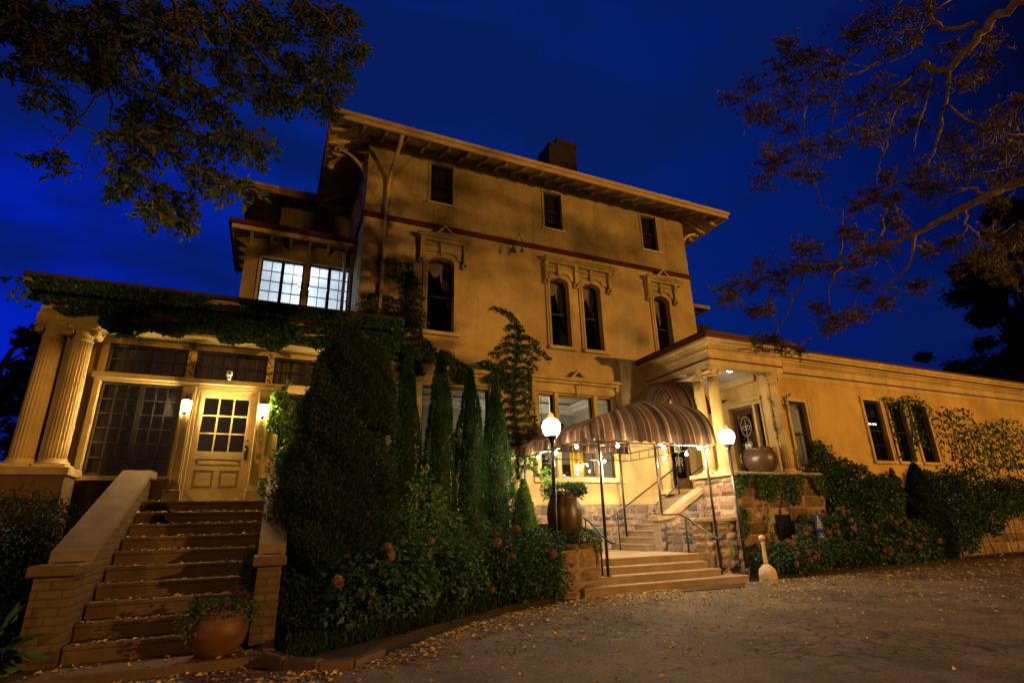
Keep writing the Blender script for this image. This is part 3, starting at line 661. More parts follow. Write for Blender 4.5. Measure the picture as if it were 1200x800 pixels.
fa.box(EX0, EX1, EY0, EY0+.045, 12.0, 12.22); fa.box(EX0, EX0+.045, EY0+.046, 16.98, 12.0, 12.22); fa.box(EX1-.045, EX1, EY0+.046, EY1, 12.0, 12.22)
fa.box(-1.86, EX0, 17.0, 17.045, 11.99, 12.22); fa.box(-1.86, -1.815, 17.046, 25.1, 11.99, 12.22)
fa.box(EX0-.04, EX1+.04, EY0-.05, EY0, 12.14, 12.26); fa.box(EX0-.045, EX0, EY0, 16.98, 12.14, 12.26); fa.box(EX1, EX1+.045, EY0, EY1, 12.14, 12.26); fa.box(-1.9, EX0-.05, 16.95, 17.0, 12.14, 12.25)
obj('fascia', fa, MT['fascia'], man)
t = math.tan(pt)
def rafter(x, y0, y1, dirn):      # dirn 'f' along Y from the front lip; 'l' along X from left lip; 'r' from right
    mb = MB(); a = .045
    for s_ in (0,):
        if dirn == 'f': pr = [(y0+.05, 12.0), (y0+.05, 12.07), (y1, 12.07+(y1-y0-.05)*t), (y1, 11.93+(y1-y0-.05)*t-.08), (y1-.35, 11.93+(y1-.35-y0)*t), (y0+.30, 12.02)]; mb.prism(pr, x-a, x+a, 'x')
    return mb
nb = 0
def raf_front(xa, xb, ylip, ywall, step):
    x = xa
    while x <= xb+.01:
        mb = rafter(x, ylip, ywall, 'f'); obj('bracket', mb, MT['hood'], man); x += step
raf_front(.75, 14.45, EY0, YM+.02, .62)
raf_front(-1.5, .4, 17.0, 18.2, .62)
def raf_side(xl, xw, ys, sgn):
    for y in ys:
        d0 = abs(xw-xl); pr = [(xl+sgn*.05, 12.0), (xl+sgn*.05, 12.07), (xw, 12.07+(d0-.05)*t), (xw, 11.83+(d0-.05)*t), (xl+sgn*(d0-.35), 11.93+(d0-.35)*t), (xl+sgn*.3, 12.02)]
        mb = MB(); mb.prism(pr, y-.045, y+.045, 'y'); obj('bracket', mb, MT['hood'], man)
raf_side(EX0, 1.66, [13.2+.62*i for i in range(7)], 1)
raf_side(EX1, 13.52, [13.2+.62*i for i in range(7)], -1)
def curved(x_w, x_l, y, z0, z1):
    mb = MB(); o_ = []; i_ = []
    for k in range(11):
        a = math.pi/2*k/10; o_.append((x_w+(x_l-x_w)*(1-math.cos(a)), z0+(z1-z0)*math.sin(a))); 
    w_ = .09; s_ = 1 if x_l > x_w else -1
    i_ = [(p[0]-s_*w_*math.sin(math.pi/2*(1-k/10)), p[1]+w_*math.sin(math.pi/2*k/10)) for k, p in enumerate(o_)]
    i_[0] = (x_w, z0)
    vs = [(p[0], y-.06, p[1]) for p in o_]+[(p[0], y-.06, p[1]) for p in i_]+[(p[0], y+.06, p[1]) for p in o_]+[(p[0], y+.06, p[1]) for p in i_]
    n = 11; fs = []
    for a in range(n-1): fs += [(a, a+1, n+a+1, n+a), (2*n+a, 3*n+a, 3*n+a+1, 2*n+a+1), (a, 2*n+a, 2*n+a+1, a+1), (n+a, n+a+1, 3*n+a+1, 3*n+a)]
    fs += [(n-1, 3*n-1, 4*n-1, 2*n-1)]
    mb.add(vs, fs); mb.box(min(x_l-.06, x_l+.06), max(x_l-.06, x_l+.06), y-.06, y+.06, z1-.02, z1+.14)
    return mb
obj('bracket', curved(13.52, 14.42, YM+.25, 10.85, 11.98), MT['hood'], man)
obj('bracket', curved(1.66, .76, YM+.25, 10.85, 11.98), MT['hood'], man)
ch = MB(); ch.box(8.62, 9.85, 15.2, 16.4, 12.5, 15.35); ch.box(8.70, 9.90, 15.25, 16.35, 15.35, 15.72); ch.box(9.0, 9.93, 15.22, 16.3, 15.72, 15.95)
obj('chimney', ch, MT['brick'], ro)
bw_ = MB(); bw_.box(15.5, 20.9, 22.4, 30, 6, 12.6); obj('rear_wing_wall', bw_, MT['wall'], man)
bw_ = hip(14.6, 22.4, 21.6, 31, 13.12, R(24)); obj('rear_wing_roof', bw_, MT['shingle'], man)
bw_ = MB(); bw_.box(14.6, 22.4, 21.6, 21.64, 12.9, 13.1); bw_.box(22.36, 22.4, 21.64, 31, 12.9, 13.1); bw_.box(14.7, 22.3, 21.7, 30.9, 13.02, 13.05); obj('rear_wing_fascia', bw_, MT['fascia'], man)
bw_ = MB(); bw_.box(20.95, 22.6, 22, 25, 6, 12.05); obj('rear_brick_stack', bw_, MT['brick'], man)
# ---- downspouts
d = MB(); d.tube([(2.42, 12.66, 12.02), (2.40, 12.9, 11.86), (2.34, 13.3, 11.55), (2.29, 13.62, 11.25), (2.27, YM-.09, 10.95), (2.26, YM-.09, 10.1), (2.25, YM-.15, 9.95), (2.24, YM-.09, 9.8), (2.24, YM-.09, 5.7)], .062, 8)
obj('downspout', d, MT['fascia'], man)
d = MB(); d.tube([(1.30, 15.1, 9.25), (1.36, 15.3, 9.0), (1.40, 15.42, 8.8), (1.40, 15.42, 5.7)], .05, 8); obj('downspout', d, MT['whitepaint'], man)

# ---- upper bay with the bright casements
FB = face_front(15.5)
bay_w = [(-.90, .27, 7.50, 8.86), (.40, 1.57, 7.50, 8.88)]
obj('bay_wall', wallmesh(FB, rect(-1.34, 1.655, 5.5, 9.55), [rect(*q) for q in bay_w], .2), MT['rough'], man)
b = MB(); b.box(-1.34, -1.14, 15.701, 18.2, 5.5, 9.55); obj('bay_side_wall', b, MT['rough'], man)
for i, (x0, x1, z0, z1) in enumerate(bay_w):
    o = sash(man, FB, rect(x0, x1, z0, z1), rec=.05, fw=.05, muls=((x0+x1)/2,), grid=(2, 4))
    f = MB(FB); ring(f, rect(x0-.06, x1+.06, z0-.06, z1+.06), rect(x0+.002, x1-.002, z0+.002, z1-.002), -.04, .05); obj('frame', f, MT['trim'], o)
b = MB(); b.box(-1.70, 1.654, 15.03, 18.2, 9.50, 9.545); obj('bay_soffit', b, MT['hood'], man)
b = MB(); b.box(-1.74, 1.655, 15.0, 15.04, 9.40, 9.56); b.box(-1.74, -1.70, 15.04, 18.2, 9.40, 9.56); obj('bay_fascia', b, MT['fascia'], man)
b = MB(); b.box(-1.82, 1.656, 14.92, 15.0, 9.53, 9.68); b.box(-1.82, -1.74, 15.0, 18.2, 9.53, 9.68); obj('bay_gutter', b, MT['red'], man)
b = MB(); b.add([(-1.76, 14.96, 9.68), (1.655, 14.96, 9.68), (1.655, 18.2, 10.1), (-1.76, 18.2, 10.1), (-1.76, 18.2, 9.6), (-1.76,14.96,9.6), (1.655,14.96,9.6)], [(0, 1, 2, 3), (0, 3, 4, 5), (0, 5, 6, 1)]); obj('bay_roof', b, MT['shingle'], man)
for k in range(6):
    x = -1.22+.52*k; mb = MB(); mb.prism([(15.06, 9.49), (15.49, 9.49), (15.49, 9.20), (15.36, 9.28), (15.10, 9.40)], x-.04, x+.04, 'x'); obj('bracket', mb, MT['hood'], man)
for k in range(4):
    y = 15.7+.6*k; mb = MB(); mb.prism([(-1.68, 9.49), (-1.345, 9.49), (-1.345, 9.22), (-1.45, 9.3), (-1.66, 9.42)], y-.04, y+.04, 'y'); obj('bracket', mb, MT['hood'], man)
room(man, -1.1, 1.62, 15.72, 18.15, 6.4, 9.3, 'whitepaint')

# ---- left wing
YL = 11.4
FL = face_front(YL)
lw = [(-2.95, -1.68, 2.34, 4.0), (.05, 1.30, 2.34, 4.0)]
lt = [(-2.94, -1.68, 4.15, 4.71), (-1.54, -.29, 4.15, 4.72), (-.17, 1.12, 4.16, 4.72)]
ldoor = (-1.43, -.39, 1.90, 3.95)
obj('left_wing_wall', wallmesh(FL, rect(-3.05, 1.9, 1.88, 4.84), [rect(*q) for q in lw+lt]+[rect(*ldoor)], .2), MT['trim'], man)
b = MB(); b.box(-3.95, -3.055, YL+.1, YL+.2, 1.9, 4.84); b.box(-3.95, -3.75, YL+.201, 15.4, 0, 5.3); obj('left_wing_side_wall', b, MT['wall'], man); b = MB(); b.box(1.7, 1.898, YL+.201, YM-.003, 0, 5.3); obj('left_wing_side_wall', b, MT['wall'], man)
for q in ((-4.0, -1.9), (.3, 1.9)): b = MB(); b.box(q[0], q[1], YL-.02, YL+.25, 0, 2.28); obj('left_wing_base', b, MT['brownstone'], man)
for i, q in enumerate(lw):
    o = sash(man, FL, rect(*q), rec=.06, fw=.055, muls=((q[0]+q[1])/2+.0,), grid=(3, 6), glass='glasswarp')
    drape(o, q[0], q[1], YL+.19, q[2], q[3], 'curtain', n=60, amp=.012, seed=i)
for i, q in enumerate(lt):
    o = sash(man, FL, rect(*q), rec=.06, fw=.05, muls=((q[0]+q[1])/2,), grid=(3, 2), glass='glasswarp')
    drape(o, q[0], q[1], YL+.19, q[2], q[3], 'curtain', n=60, amp=.012, seed=i+5)
b = MB(FL); b.bbox(-3.08, -.10, -.13, 0, 4.035, 4.135, .012); b.box(-3.04, -.13, -.07, 0, 3.99, 4.035)
b.bbox(-1.66, -1.45, -.07, 0, 1.90, 3.985, .01); b.bbox(-1.625, -1.485, -.095, -.07, 2.2, 3.85, .01); b.bbox(-.37, -.14, -.07, 0, 1.90, 3.985, .01); b.bbox(-.335, -.175, -.095, -.07, 2.2, 3.85, .01)
b.bbox(-1.64, -1.60, -.12, -.095, 2.2, 3.85, .005); b.bbox(-1.51, -1.475, -.12, -.095, 2.2, 3.85, .005); b.bbox(-.36, -.32, -.12, -.095, 2.2, 3.85, .005); b.bbox(-.19, -.15, -.12, -.095, 2.2, 3.85, .005)
b.bbox(-1.70, -1.42, -.11, -.03, 1.905, 2.1, .01); b.bbox(-.40, -.10, -.11, -.03, 1.905, 2.1, .01)
b.box(-3.04, -2.955, -.05, 0, 2.3, 4.0); b.box(-3.04, -1.67, -.06, 0, 2.26, 2.33)
ring(b, rect(-1.46, -.36, 1.92, 3.98), rect(-1.40, -.42, 1.93, 3.92), -.025, .05)
obj('door_surround', b, MT['trim'], man)
# the left wing door
D = MB(FL); X0, X1 = -1.405, -.415; st_ = .115
for q in (rect(X0, X0+st_, 1.93, 3.915), rect(X1-st_, X1, 1.93, 3.915)): D.prism(q, .03, .075, 'y')
D.box(X0+st_, X1-st_, .03, .075, 3.80, 3.915); D.box(X0+st_, X1-st_, .03, .075, 2.66, 2.80); D.box(X0+st_, X1-st_, .03, .075, 2.46, 2.53); D.box(X0+st_, X1-st_, .03, .075, 1.93, 2.12); D.box(-.955, -.865, .031, .074, 2.12, 2.46)
D.box(X0+st_, X1-st_, .048, .062, 2.12, 2.66)
D.bbox(-1.24, -.58, .035, .05, 2.56, 2.63, .008); D.bbox(-1.25, -.99, .035, .05, 2.17, 2.41, .012); D.bbox(-.83, -.57, .035, .05, 2.17, 2.41, .012)
door = obj('door', D, MT['trim'], man)
g = MB(FL); g.box(X0+st_, X1-st_, .055, .06, 2.80, 3.80); obj('pane', g, MT['glass'], door)
g = MB(FL)
for i in (1, 2): c_ = X0+st_+(X1-X0-2*st_)*i/3; g.box(c_-.014, c_+.014, .035, .07, 2.80, 3.80)
for i in (1, 2): c_ = 2.8+i/3; g.box(X0+st_, X1-st_, .037, .068, c_-.014, c_+.014)
obj('glazing_bar', g, MT['trim'], door)
g = MB(FL); g.lathe([(.02, 0), (.02, .02)], (0, 0, 0), 8); g = MB(FL); g.bbox(-.495, -.455, .0, .03, 2.66, 2.93, .006); g.tube([(-.475, 0, 2.88), (-.475, -.05, 2.86), (-.475, -.05, 2.74), (-.475, 0, 2.70)], .011, 6); g.ball((-.475, .02, 3.02), .022, 8, 6); obj('handle', g, MT['black'], door)
room(man, -3.7, 1.6, YL+.21, 14.5, 1.9, 4.8, 'roomtan')
# entablature and flat roof (mostly under ivy)
b = MB(); b.box(-3.92, 2.0, 10.92, YL+.15, 4.842, 5.0); b.box(-3.90, 1.98, 10.94, YL+.13, 5.002, 5.34); b.box(-4.05, 2.1, 10.78, 11.6, 5.342, 5.42); b.box(-4.15, 2.18, 10.68, 11.6, 5.422, 5.52)
b.box(-3.88, -3.7, YL+.14, 15.4, 4.842, 5.34); b.box(-4.05, -3.7, 11.601, 15.4, 5.342, 5.52)
obj('left_entablature', b, MT['trim'], man)
b = MB(); b.box(-4.14, 2.24, 10.60, 13.79, 5.523, 5.60); b.box(-4.14, 1.6, 13.79, 15.6, 5.523, 5.62); obj('left_wing_roof', b, MT['shingle'], man)
b = MB(); b.bbox(-4.05, -2.93, 10.74, 11.5, 2.29, 2.42, .015); obj('column_ledge', b, MT['sandstone'], man)
b = MB(); b.box(-4.0, -2.98, 10.80, 11.38, 0, 2.29); obj('column_pier', b, MT['brownstone'], man)
def column(x, y, z0, z1, r, parent=man, m='trim'):
    s_ = MB(); prof = [(r*1.0, .13), (r*1.0, .2), (r*.99, .5*(z1-z0)), (r*.86, (z1-z0)-.26)]
    n = 7; prof = [(r*(1-.13*(i/n)**1.6), .13+(z1-z0-.39)*i/n) for i in range(n+1)]
    s_.lathe(prof, (x, y, z0), 80, 20, .16)
    c_ = obj('column', s_, MT[m], parent)
    b_ = MB(); b_.bbox(x-r*1.38, x+r*1.38, y-r*1.38, y+r*1.38, z0, z0+.05, .006); b_.lathe([(r*1.33, .05), (r*1.36, .07), (r*1.3, .095), (r*1.1, .10), (r*1.12, .115), (r*1.16, .125), (r*1.05, .14)], (x, y, z0), 28); obj('base', b_, MT[m], c_)
    k_ = MB(); k_.lathe([(r*.87, -.28), (r*.93, -.265), (r*.93, -.24), (r*.87, -.23), (r*.9, -.15), (r*1.15, -.10), (r*1.15, -.06)], (x, y, z1), 24)
    k_.bbox(x-r*1.25, x+r*1.25, y-r*1.2, y+r*1.2, z1-.07, z1-.002, .01)
    for sx in (-1, 1):
        for sy in (-1, 1):   # scroll volutes
            pts = []
            for i in range(22):
                a = i*.42; q = .085*(1-i/26); pts.append((x+sx*(r*1.12+.0)+sx*q*math.cos(a+.6), y+sy*r*.95, z1-.135+q*math.sin(a+.6)))
            k_.tube(pts, [.020*(1-i/40) for i in range(22)], 6)
        k_.tube([(x+sx*r*1.12, y-r*.95, z1-.135), (x+sx*r*1.12, y+r*.95, z1-.135)], .055, 10)
    obj('capital', k_, MT[m], c_); return c_
column(-3.66, 11.04, 2.42, 4.84, .165); column(-3.24, 11.04, 2.42, 4.84, .165)
b = MB(); b.box(-3.5, -3.40, 11.10, 11.3, 2.42, 4.84); obj('corner_board', b, MT['darkwood'], man)

# ---- portico and right wing
def layers(x0, x1, y0, y1, right=True):
    tr_, rd_ = MB(), MB(); P = .0
    def L_(m_, p, za, zb): m_.box(x0-p, x1+(p if right else 0), y0-p, y1, za, zb)
    L_(tr_, .03, 5.40, 5.52) if False else None
    L_(tr_, 0, 5.60, 5.672); L_(rd_, .02, 5.673, 5.715); L_(tr_, 0, 5.716, 5.94); L_(tr_, .05, 5.941, 5.965)
    L_(tr_, .03, 6.05, 6.10); L_(tr_, .11, 6.101, 6.15); L_(tr_, .30, 6.151, 6.215); L_(tr_ if x0 > 13 else rd_, .36, 6.216, 6.28); L_(rd_, .41, 6.281 if x0 < 13 else 6.315, 6.36)
    if x0 > 13: L_(tr_, .39, 6.281, 6.314)
    n = int((x1-x0)/.085)
    for i in range(n): xx = x0+i*.085; tr_.box(xx, xx+.045, y0-.045, y0+.02, 5.968, 6.048)
    return tr_, rd_
a, r_ = layers(11.03, 13.90, 10.95, 13.79)
a.box(11.03, 13.90, 10.95, 11.30, 5.50, 5.599); a.box(11.03, 11.38, 11.301, 13.79, 5.50, 5.599); a.box(13.38, 13.9, 11.301, 11.5, 5.50, 5.599)
for i in range(33): yy = 10.97+i*.085; a.box(10.985, 11.05, yy, yy+.045, 5.968, 6.048)
a.box(11.05, 13.88, 10.97, 13.79, 5.966, 6.049)
obj('portico_entablature', a, MT['trim'], man); obj('portico_cornice', r_, MT['red'], man)
b = MB(); b.box(11.381, 13.378, 11.302, 13.795, 5.586, 5.598); obj('porch_ceiling', b, MT['ceil'], man)
a, r_ = layers(13.902, 46, 11.40, 17, True); a.box(13.903, 45.9, 11.42, 16.9, 5.966, 6.049); a.box(13.902, 46, 11.38, 11.5, 5.50, 5.599)
obj('wing_entablature', a, MT['trim'], man); obj('wing_cornice', r_, MT['red'], man)
b = MB(); b.box(10.66, 14.3, 10.58, 13.78, 6.361, 6.40); b.box(14.3, 46.4, 11.0, 17.2, 6.361, 6.39); obj('portico_roof', b, MT['shingle'], man)
FW = face_front(11.4)
ww = [(14.40, 15.13, 2.80, 4.78), (17.99, 18.88, 3.05, 5.06), (19.27, 20.14, 3.05, 5.04), (20.55, 21.42, 3.05, 5.05)]
obj('right_wing_wall', wallmesh(FW, rect(13.565, 46, 1.9, 5.50), [rect(*q) for q in ww], .25), MT['wing'], man)
FD = face_left(13.36, 13.8)     # porch end wall, local x = 13.8 - Y
dd = (1.06, 2.02, 2.13, 4.70); sl = (2.10, 2.30, 2.95, 4.68)
obj('porch_end_wall', wallmesh(FD, [(0, 1.9), (2.398, 1.9), (2.398, 5.58), (0, 5.58)], [rect(*dd), rect(*sl)], .2), MT['wing'], man)
for i, q in enumerate(ww):
    o = sash(man, FW, rect(*q), rec=.10, fw=.055, rail=(q[2]+q[3])/2, grid=None if i == 0 else (2, 4), m='sash')
    f = MB(FW); ring(f, rect(q[0]-.10, q[1]+.10, q[2]-.005, q[3]+.10), rect(q[0]+.002, q[1]-.002, q[2]+.002, q[3]-.002), -.045, 0); ring(f, rect(q[0]-.13, q[1]+.13, q[2]-.008, q[3]+.13), rect(q[0]-.098, q[1]+.098, q[2]-.004, q[3]+.098), -.065, 0); obj('frame', f, MT['trim'], o)
    f = MB(FW); f.bbox(q[0]-.14, q[1]+.14, -.10, 0, q[2]-.1, q[2]-.01, .01); obj('sill', f, MT['trim'], o)
drape(man, 14.42, 15.1, 11.70, 2.8, 3.9, 'curtain', n=24, seed=3)
room(man, 13.62, 17.0, 11.66, 14.5, 1.9, 5.3, 'roomtan'); room(man, 17.1, 30, 11.66, 15.5, 1.9, 5.3, 'dark')
b = MB(); 
for x, y, z in ((19.2, 13.6, 4.95), (20.6, 14.4, 4.9), (22.2, 14.0, 4.9)): b.box(x, x+.55, y, y+.12, z, z+.04)
obj('ceiling_tube', b, MT['tubelight'], man)
# porch doors
def glassdoor(M, x0, x1, z0, z1, name='door'):
    D = MB(M); s_ = .13
    D.prism(rect(x0, x0+s_, z0, z1), .06, .12, 'y'); D.prism(rect(x1-s_, x1, z0, z1), .06, .12, 'y'); D.box(x0+s_, x1-s_, .06, .12, z1-.16, z1); D.box(x0+s_, x1-s_, .06, .12, z0, z0+.5); D.bbox(x0+s_+.06, x1-s_-.06, .045, .06, z0+.1, z0+.42, .01)
    o = obj(name, D, MT['darkwood'], man)
    g = MB(M); g.box(x0+s_, x1-s_, .088, .093, z0+.5, z1-.16); obj('pane', g, MT['glass'], o)
    e = MB(M); cx = (x0+x1)/2; zc = z1-.55
    for sx in (-1, 1):
        for zz, sc in ((zc, 1), (zc-.55, -1), (z0+.95, 1)):
            pts = []
            for i in range(20):
                a = i*.36; q = .11*(1-i/24); pts.append((cx+sx*(.11+q*math.cos(a+2.6)*.9-.03), .082, zz+sc*q*math.sin(a+2.6)))
            e.tube(pts, .009, 5)
    e.tube([(cx, .082, z0+.7), (cx, .082, z1-.3)], .008, 5); ov = [(cx+.2*math.cos(a*math.pi/12), .082, zc+.02+.30*math.sin(a*math.pi/12)) for a in range(25)]; e.tube(ov, .008, 5)
    obj('etched_scroll', e, MT['etch'], o)
    h_ = MB(M); h_.ball((x0+.07, .03, z0+1.0), .035, 10, 8); h_.bbox(x0+.045, x0+.095, .045, .06, z0+.85, z0+1.15, .005); obj('handle', h_, MT['fascia'], o)
    return o
glassdoor(FD, 1.10, 1.98, 2.14, 4.62); 
f = MB(FD); ring(f, rect(.98, 2.10-.01, 2.12, 4.80), rect(1.062, 2.018, 2.125, 4.70), -.05, .02); ring(f, rect(2.092, 2.36, 2.8, 4.80), rect(2.102, 2.298, 2.952, 4.678), -.045, .02); f.bbox(.93, 2.38, -.09, 0, 4.80, 4.90, .01); obj('door_surround', f, MT['trim'], man)
o = sash(man, FD, rect(*sl), rec=.06, fw=.03)
b = MB(); b.box(11.4, 13.36, 13.70, 13.798, 2.11, 2.3); obj('baseboard', b, MT['trim'], man)
b = MB(); b.box(13.25, 13.358, 11.5, 13.7, 5.36, 5.58); obj('porch_trim', b, MT['trim'], man); b = MB(); b.box(11.4, 13.25, 13.70, 13.79, 5.36, 5.58); obj('porch_trim', b, MT['trim'], man)
glassdoor(F, far_door[0]+.01, far_door[1]-.01, 2.13, 4.30)
f = MB(F); f.bbox(11.42, 11.615, -.06, 0, 2.12, 4.5, .01); f.bbox(12.465, 12.66, -.06, 0, 2.12, 4.5, .01); f.bbox(11.38, 12.70, -.1, 0, 4.36, 4.56, .01); obj('door_surround', f, MT['trim'], man)
column(11.24, 11.16, 2.55, 5.50, .165); column(11.24, 11.74, 2.55, 5.50, .165); column(11.24, 13.62, 2.13, 5.50, .15); column(13.58, 11.14, 2.55, 5.50, .165)
b = MB(); b.bbox(13.32, 13.50, 11.16, 11.39, 2.55, 5.5, .01); b.bbox(13.52, 13.86, 11.31, 11.39, 2.55, 5.5, .01); obj('pilaster', b, MT['trim'], man)
# masonry base of portico and wing
grille = (12.30, 13.05, .75, 1.46)
b = MB(); b.box(11.02, 12.3, 10.77, 11.4, 0, 2.44); b.box(13.05, 14.30, 10.77, 11.4, 0, 2.44); b.box(12.3, 13.05, 10.77, 11.4, 1.46, 2.44); b.box(12.3, 13.05, 10.95, 11.4, 0, 1.46); b.box(12.3, 13.05, 10.77, 10.95, 0, .75)
b.box(11.02, 13.36, 11.401, 13.79, 0, 2.0); obj('portico_base', b, MT['mortardark'], man)
sk = lambda x, z: grille[0]-.1 < x < grille[1]+.1 and grille[2]-.05 < z < grille[3]+.05
st1 = stones(face_front(10.77), 11.0, 14.32, 0, 2.43, .28, .36, .42, .75, .05, seed=4, skip=sk); s2 = stones(face_left(11.02, 12.2), 0, 1.43, 0, 2.43, .28, .36, .4, .7, .04, seed=5); 
obj('base_stones', st1, MT['ashlar'], man); obj('base_stones', s2, MT['ashlar'], man)
b = MB(); b.box(12.32, 13.03, 10.86, 10.87, .76, 1.45); gr = obj('basement_grille', b, MT['dark'], man)
b = MB()
for i in range(11): b.box(12.34+i*.066, 12.355+i*.066, 10.82, 10.84, .76, 1.45)
for z in (.78, 1.1, 1.42): b.box(12.31, 13.04, 10.815, 10.845, z, z+.02)
obj('grille_bar', b, MT['black'], gr)
b = MB(); b.bbox(10.90, 14.36, 10.66, 11.42, 2.445, 2.548, .015); b.bbox(10.90, 11.42, 11.421, 12.22, 2.445, 2.548, .012); obj('portico_ledge', b, MT['sandstone'], man)
b = MB(); b.box(11.40, 13.36, 11.42, 13.79, 2.0, 2.115); obj('porch_floor', b, MT['concrete'], man)
b = MB(); b.box(14.31, 46, 11.42, 11.6, 0, 1.9); obj('wing_foundation', b, MT['mortardark'], man)
obj('wing_base_stones', stones(face_front(11.42), 14.32, 40, 0, 1.88, .30, .42, .5, 1.0, .045, seed=9), MT['ashlar'], man)
obj('foundation_stones', stones(face_front(YM-.02), 1.9, 11.2, 0, 1.84, .10, .30, .16, .46, .02, .03, .03, seed=12), MT['field'], man)

# ------------------------------------------------------------------ left staircase
ls_ = thing('staircase', 'straight flight of ten reddish stone steps climbing to the lantern-lit door', 'staircase', (-.9, 7.7, 0))
mx_ = MB(); mx_.bbox(-2.35, .22, 7.08, 7.72, 0, .12, .02); obj('bottom_slab', mx_, MT['brownstone'], ls_)
for i in range(10):
    y = 7.67+.30*i; z = .12+.175*(i+1); s_ = MB(); s_.box(-1.79, -.0, y+.03, y+.36 if i < 9 else 11.38, z-.175, z-.045)
    s_.bbox(-1.80, .0, y, (y+.34) if i < 9 else 11.385, z-.05, z, .018)
    for p_ in range(len(s_.v)): s_.v[p_] = (s_.v[p_][0], s_.v[p_][1]+.004*math.sin(s_.v[p_][0]*5+i), s_.v[p_][2])
    obj('step', s_, MT['brownstone'], ls_)
def balustrade(x0, x1, sgn):
    w_ = MB(); w_.prism([(7.72, 0), (10.9, 0), (10.9, 2.24), (10.50, 2.24), (8.0, 1.12), (7.72, 1.02)], x0+.03, x1-.03, 'x'); obj('side_wall', w_, MT['ybrick'], ls_)
    p_ = MB(); p_.box(x0-.02, x1-.02, 7.60, 8.02, 0, .98); obj('pier', p_, MT['ybrick'], ls_)
    c_ = MB(); c_.bbox(x0-.08, x1+.03, 7.52, 8.08, .985, 1.10, .02); obj('pier_cap', c_, MT['brownstone'], ls_)
    c_ = MB(); c_.prism([(7.98, 1.10), (8.0, 1.22), (10.52, 2.36), (10.98, 2.36), (10.98, 2.245), (10.50, 2.245), (8.05, 1.125)], x0-.035, x1+.025, 'x'); obj('sloped_cap', c_, MT['capstone'], ls_)
balustrade(-2.13, -1.79, -1); balustrade(.0, .27, 1)

# ------------------------------------------------------------------ front staircase
fs_ = thing('staircase', 'broad tan steps under the striped canopy with a landing and upper flight', 'staircase', (8, 10.5, 0))
st = [(5.85, 10.15, 9.85, .17), (6.37, 9.62, 10.12, .32), (6.37, 9.50, 10.39, .47), (6.37, 9.52, 10.66, .63)]
for i, (xa, xb, y, z) in enumerate(st):
    z0 = st[i-1][3] if i else 0; s_ = MB(); y1 = 10.86 if i < 3 else 13.76
    s_.box(xa, xb-.01, y+.02, y1, z0-.02 if i else 0, z-.045); s_.bbox(xa-.01, xb, y, y1+.0, z-.05, z, .012)
    obj('step' if i < 3 else 'landing', s_, MT['concrete'], fs_)
for i in range(9):
    x = 9.15+.28*i; z = .63+.165*(i+1); s_ = MB(); s_.box(x+.02, x+.4 if i < 8 else 11.43, 12.2, 13.75, z-.165, z-.04); s_.bbox(x, x+.42 if i < 8 else 11.44, 12.19, 13.76, z-.045, z, .01)
    obj('step', s_, MT['concrete'], fs_)
w_ = MB(); w_.box(9.62, 10.99, 10.90, 12.18, 0, 1.30); obj('side_wall', w_, MT['mortar'], fs_)
s1 = stones(face_front(10.90), 9.60, 11.0, .0, 1.32, .14, .34, .18, .5, .03, .02, .025, seed=21); s2 = stones(face_left(9.62, 11.9), 0, 1.0, .5, 1.32, .14, .3, .18, .45, .025, .02, .025, seed=22)
obj('wall_stones', s1, MT['field'], fs_); obj('wall_stones', s2, MT['field'], fs_)
w_ = MB(); w_.bbox(9.55, 10.98, 10.82, 11.25, 1.325, 1.42, .015); obj('wall_cap', w_, MT['sandstone'], fs_)
w_ = MB(); w_.prism([(9.42, .6), (9.42, 1.36), (9.80, 1.42), (11.0, 2.05), (11.0, .6)], 11.92, 12.185, 'y'); obj('cheek_wall', w_, MT['mortar'], fs_)
cs_ = stones(face_front(11.92), 9.44, 10.98, .63, 2.02, .15, .28, .18, .45, .022, .015, .022, seed=24, skip=lambda x, z: z > 1.24+max(0, x-9.75)*.525); obj('cheek_stones', cs_, MT['field'], fs_)
w_ = MB(); w_.prism([(9.34, 1.37), (9.36, 1.50), (9.80, 1.56), (10.99, 2.20), (10.99, 2.07), (9.85, 1.44)], 11.84, 12.24, 'y'); obj('cheek_cap', w_, MT['sandstone'], fs_)
w_ = MB(); w_.box(6.02, 6.34, 10.92, 13.2, 0, 1.30); obj('side_wall', w_, MT['mortardark'], fs_)
w_ = MB(); w_.bbox(5.98, 6.38, 10.9, 13.25, 1.30, 1.38, .01); obj('wall_cap', w_, MT['brownstone'], fs_)

pl = thing('stone_pier', 'square stone block pier carrying the big brown jar at the foot of the steps', 'stone pier', (5.84, 10.35, 0))
w_ = MB(); w_.box(5.42, 6.30, 9.96, 10.9, 0, .98); obj('core', w_, MT['mortardark'], pl)
s1 = stones(face_front(9.97), 5.40, 6.32, 0, .98, .26, .34, .34, .55, .03, seed=31); s2 = stones(face_right(6.30, 9.96), 0, .94, 0, .98, .26, .34, .3, .5, .03, seed=32); s3 = stones(face_left(5.42, 10.9), 0, .94, 0, .98, .26, .34, .3, .5, .03, seed=33)
[obj('pier_stones', q, MT['ashlar'], pl) for q in (s1, s2, s3)]

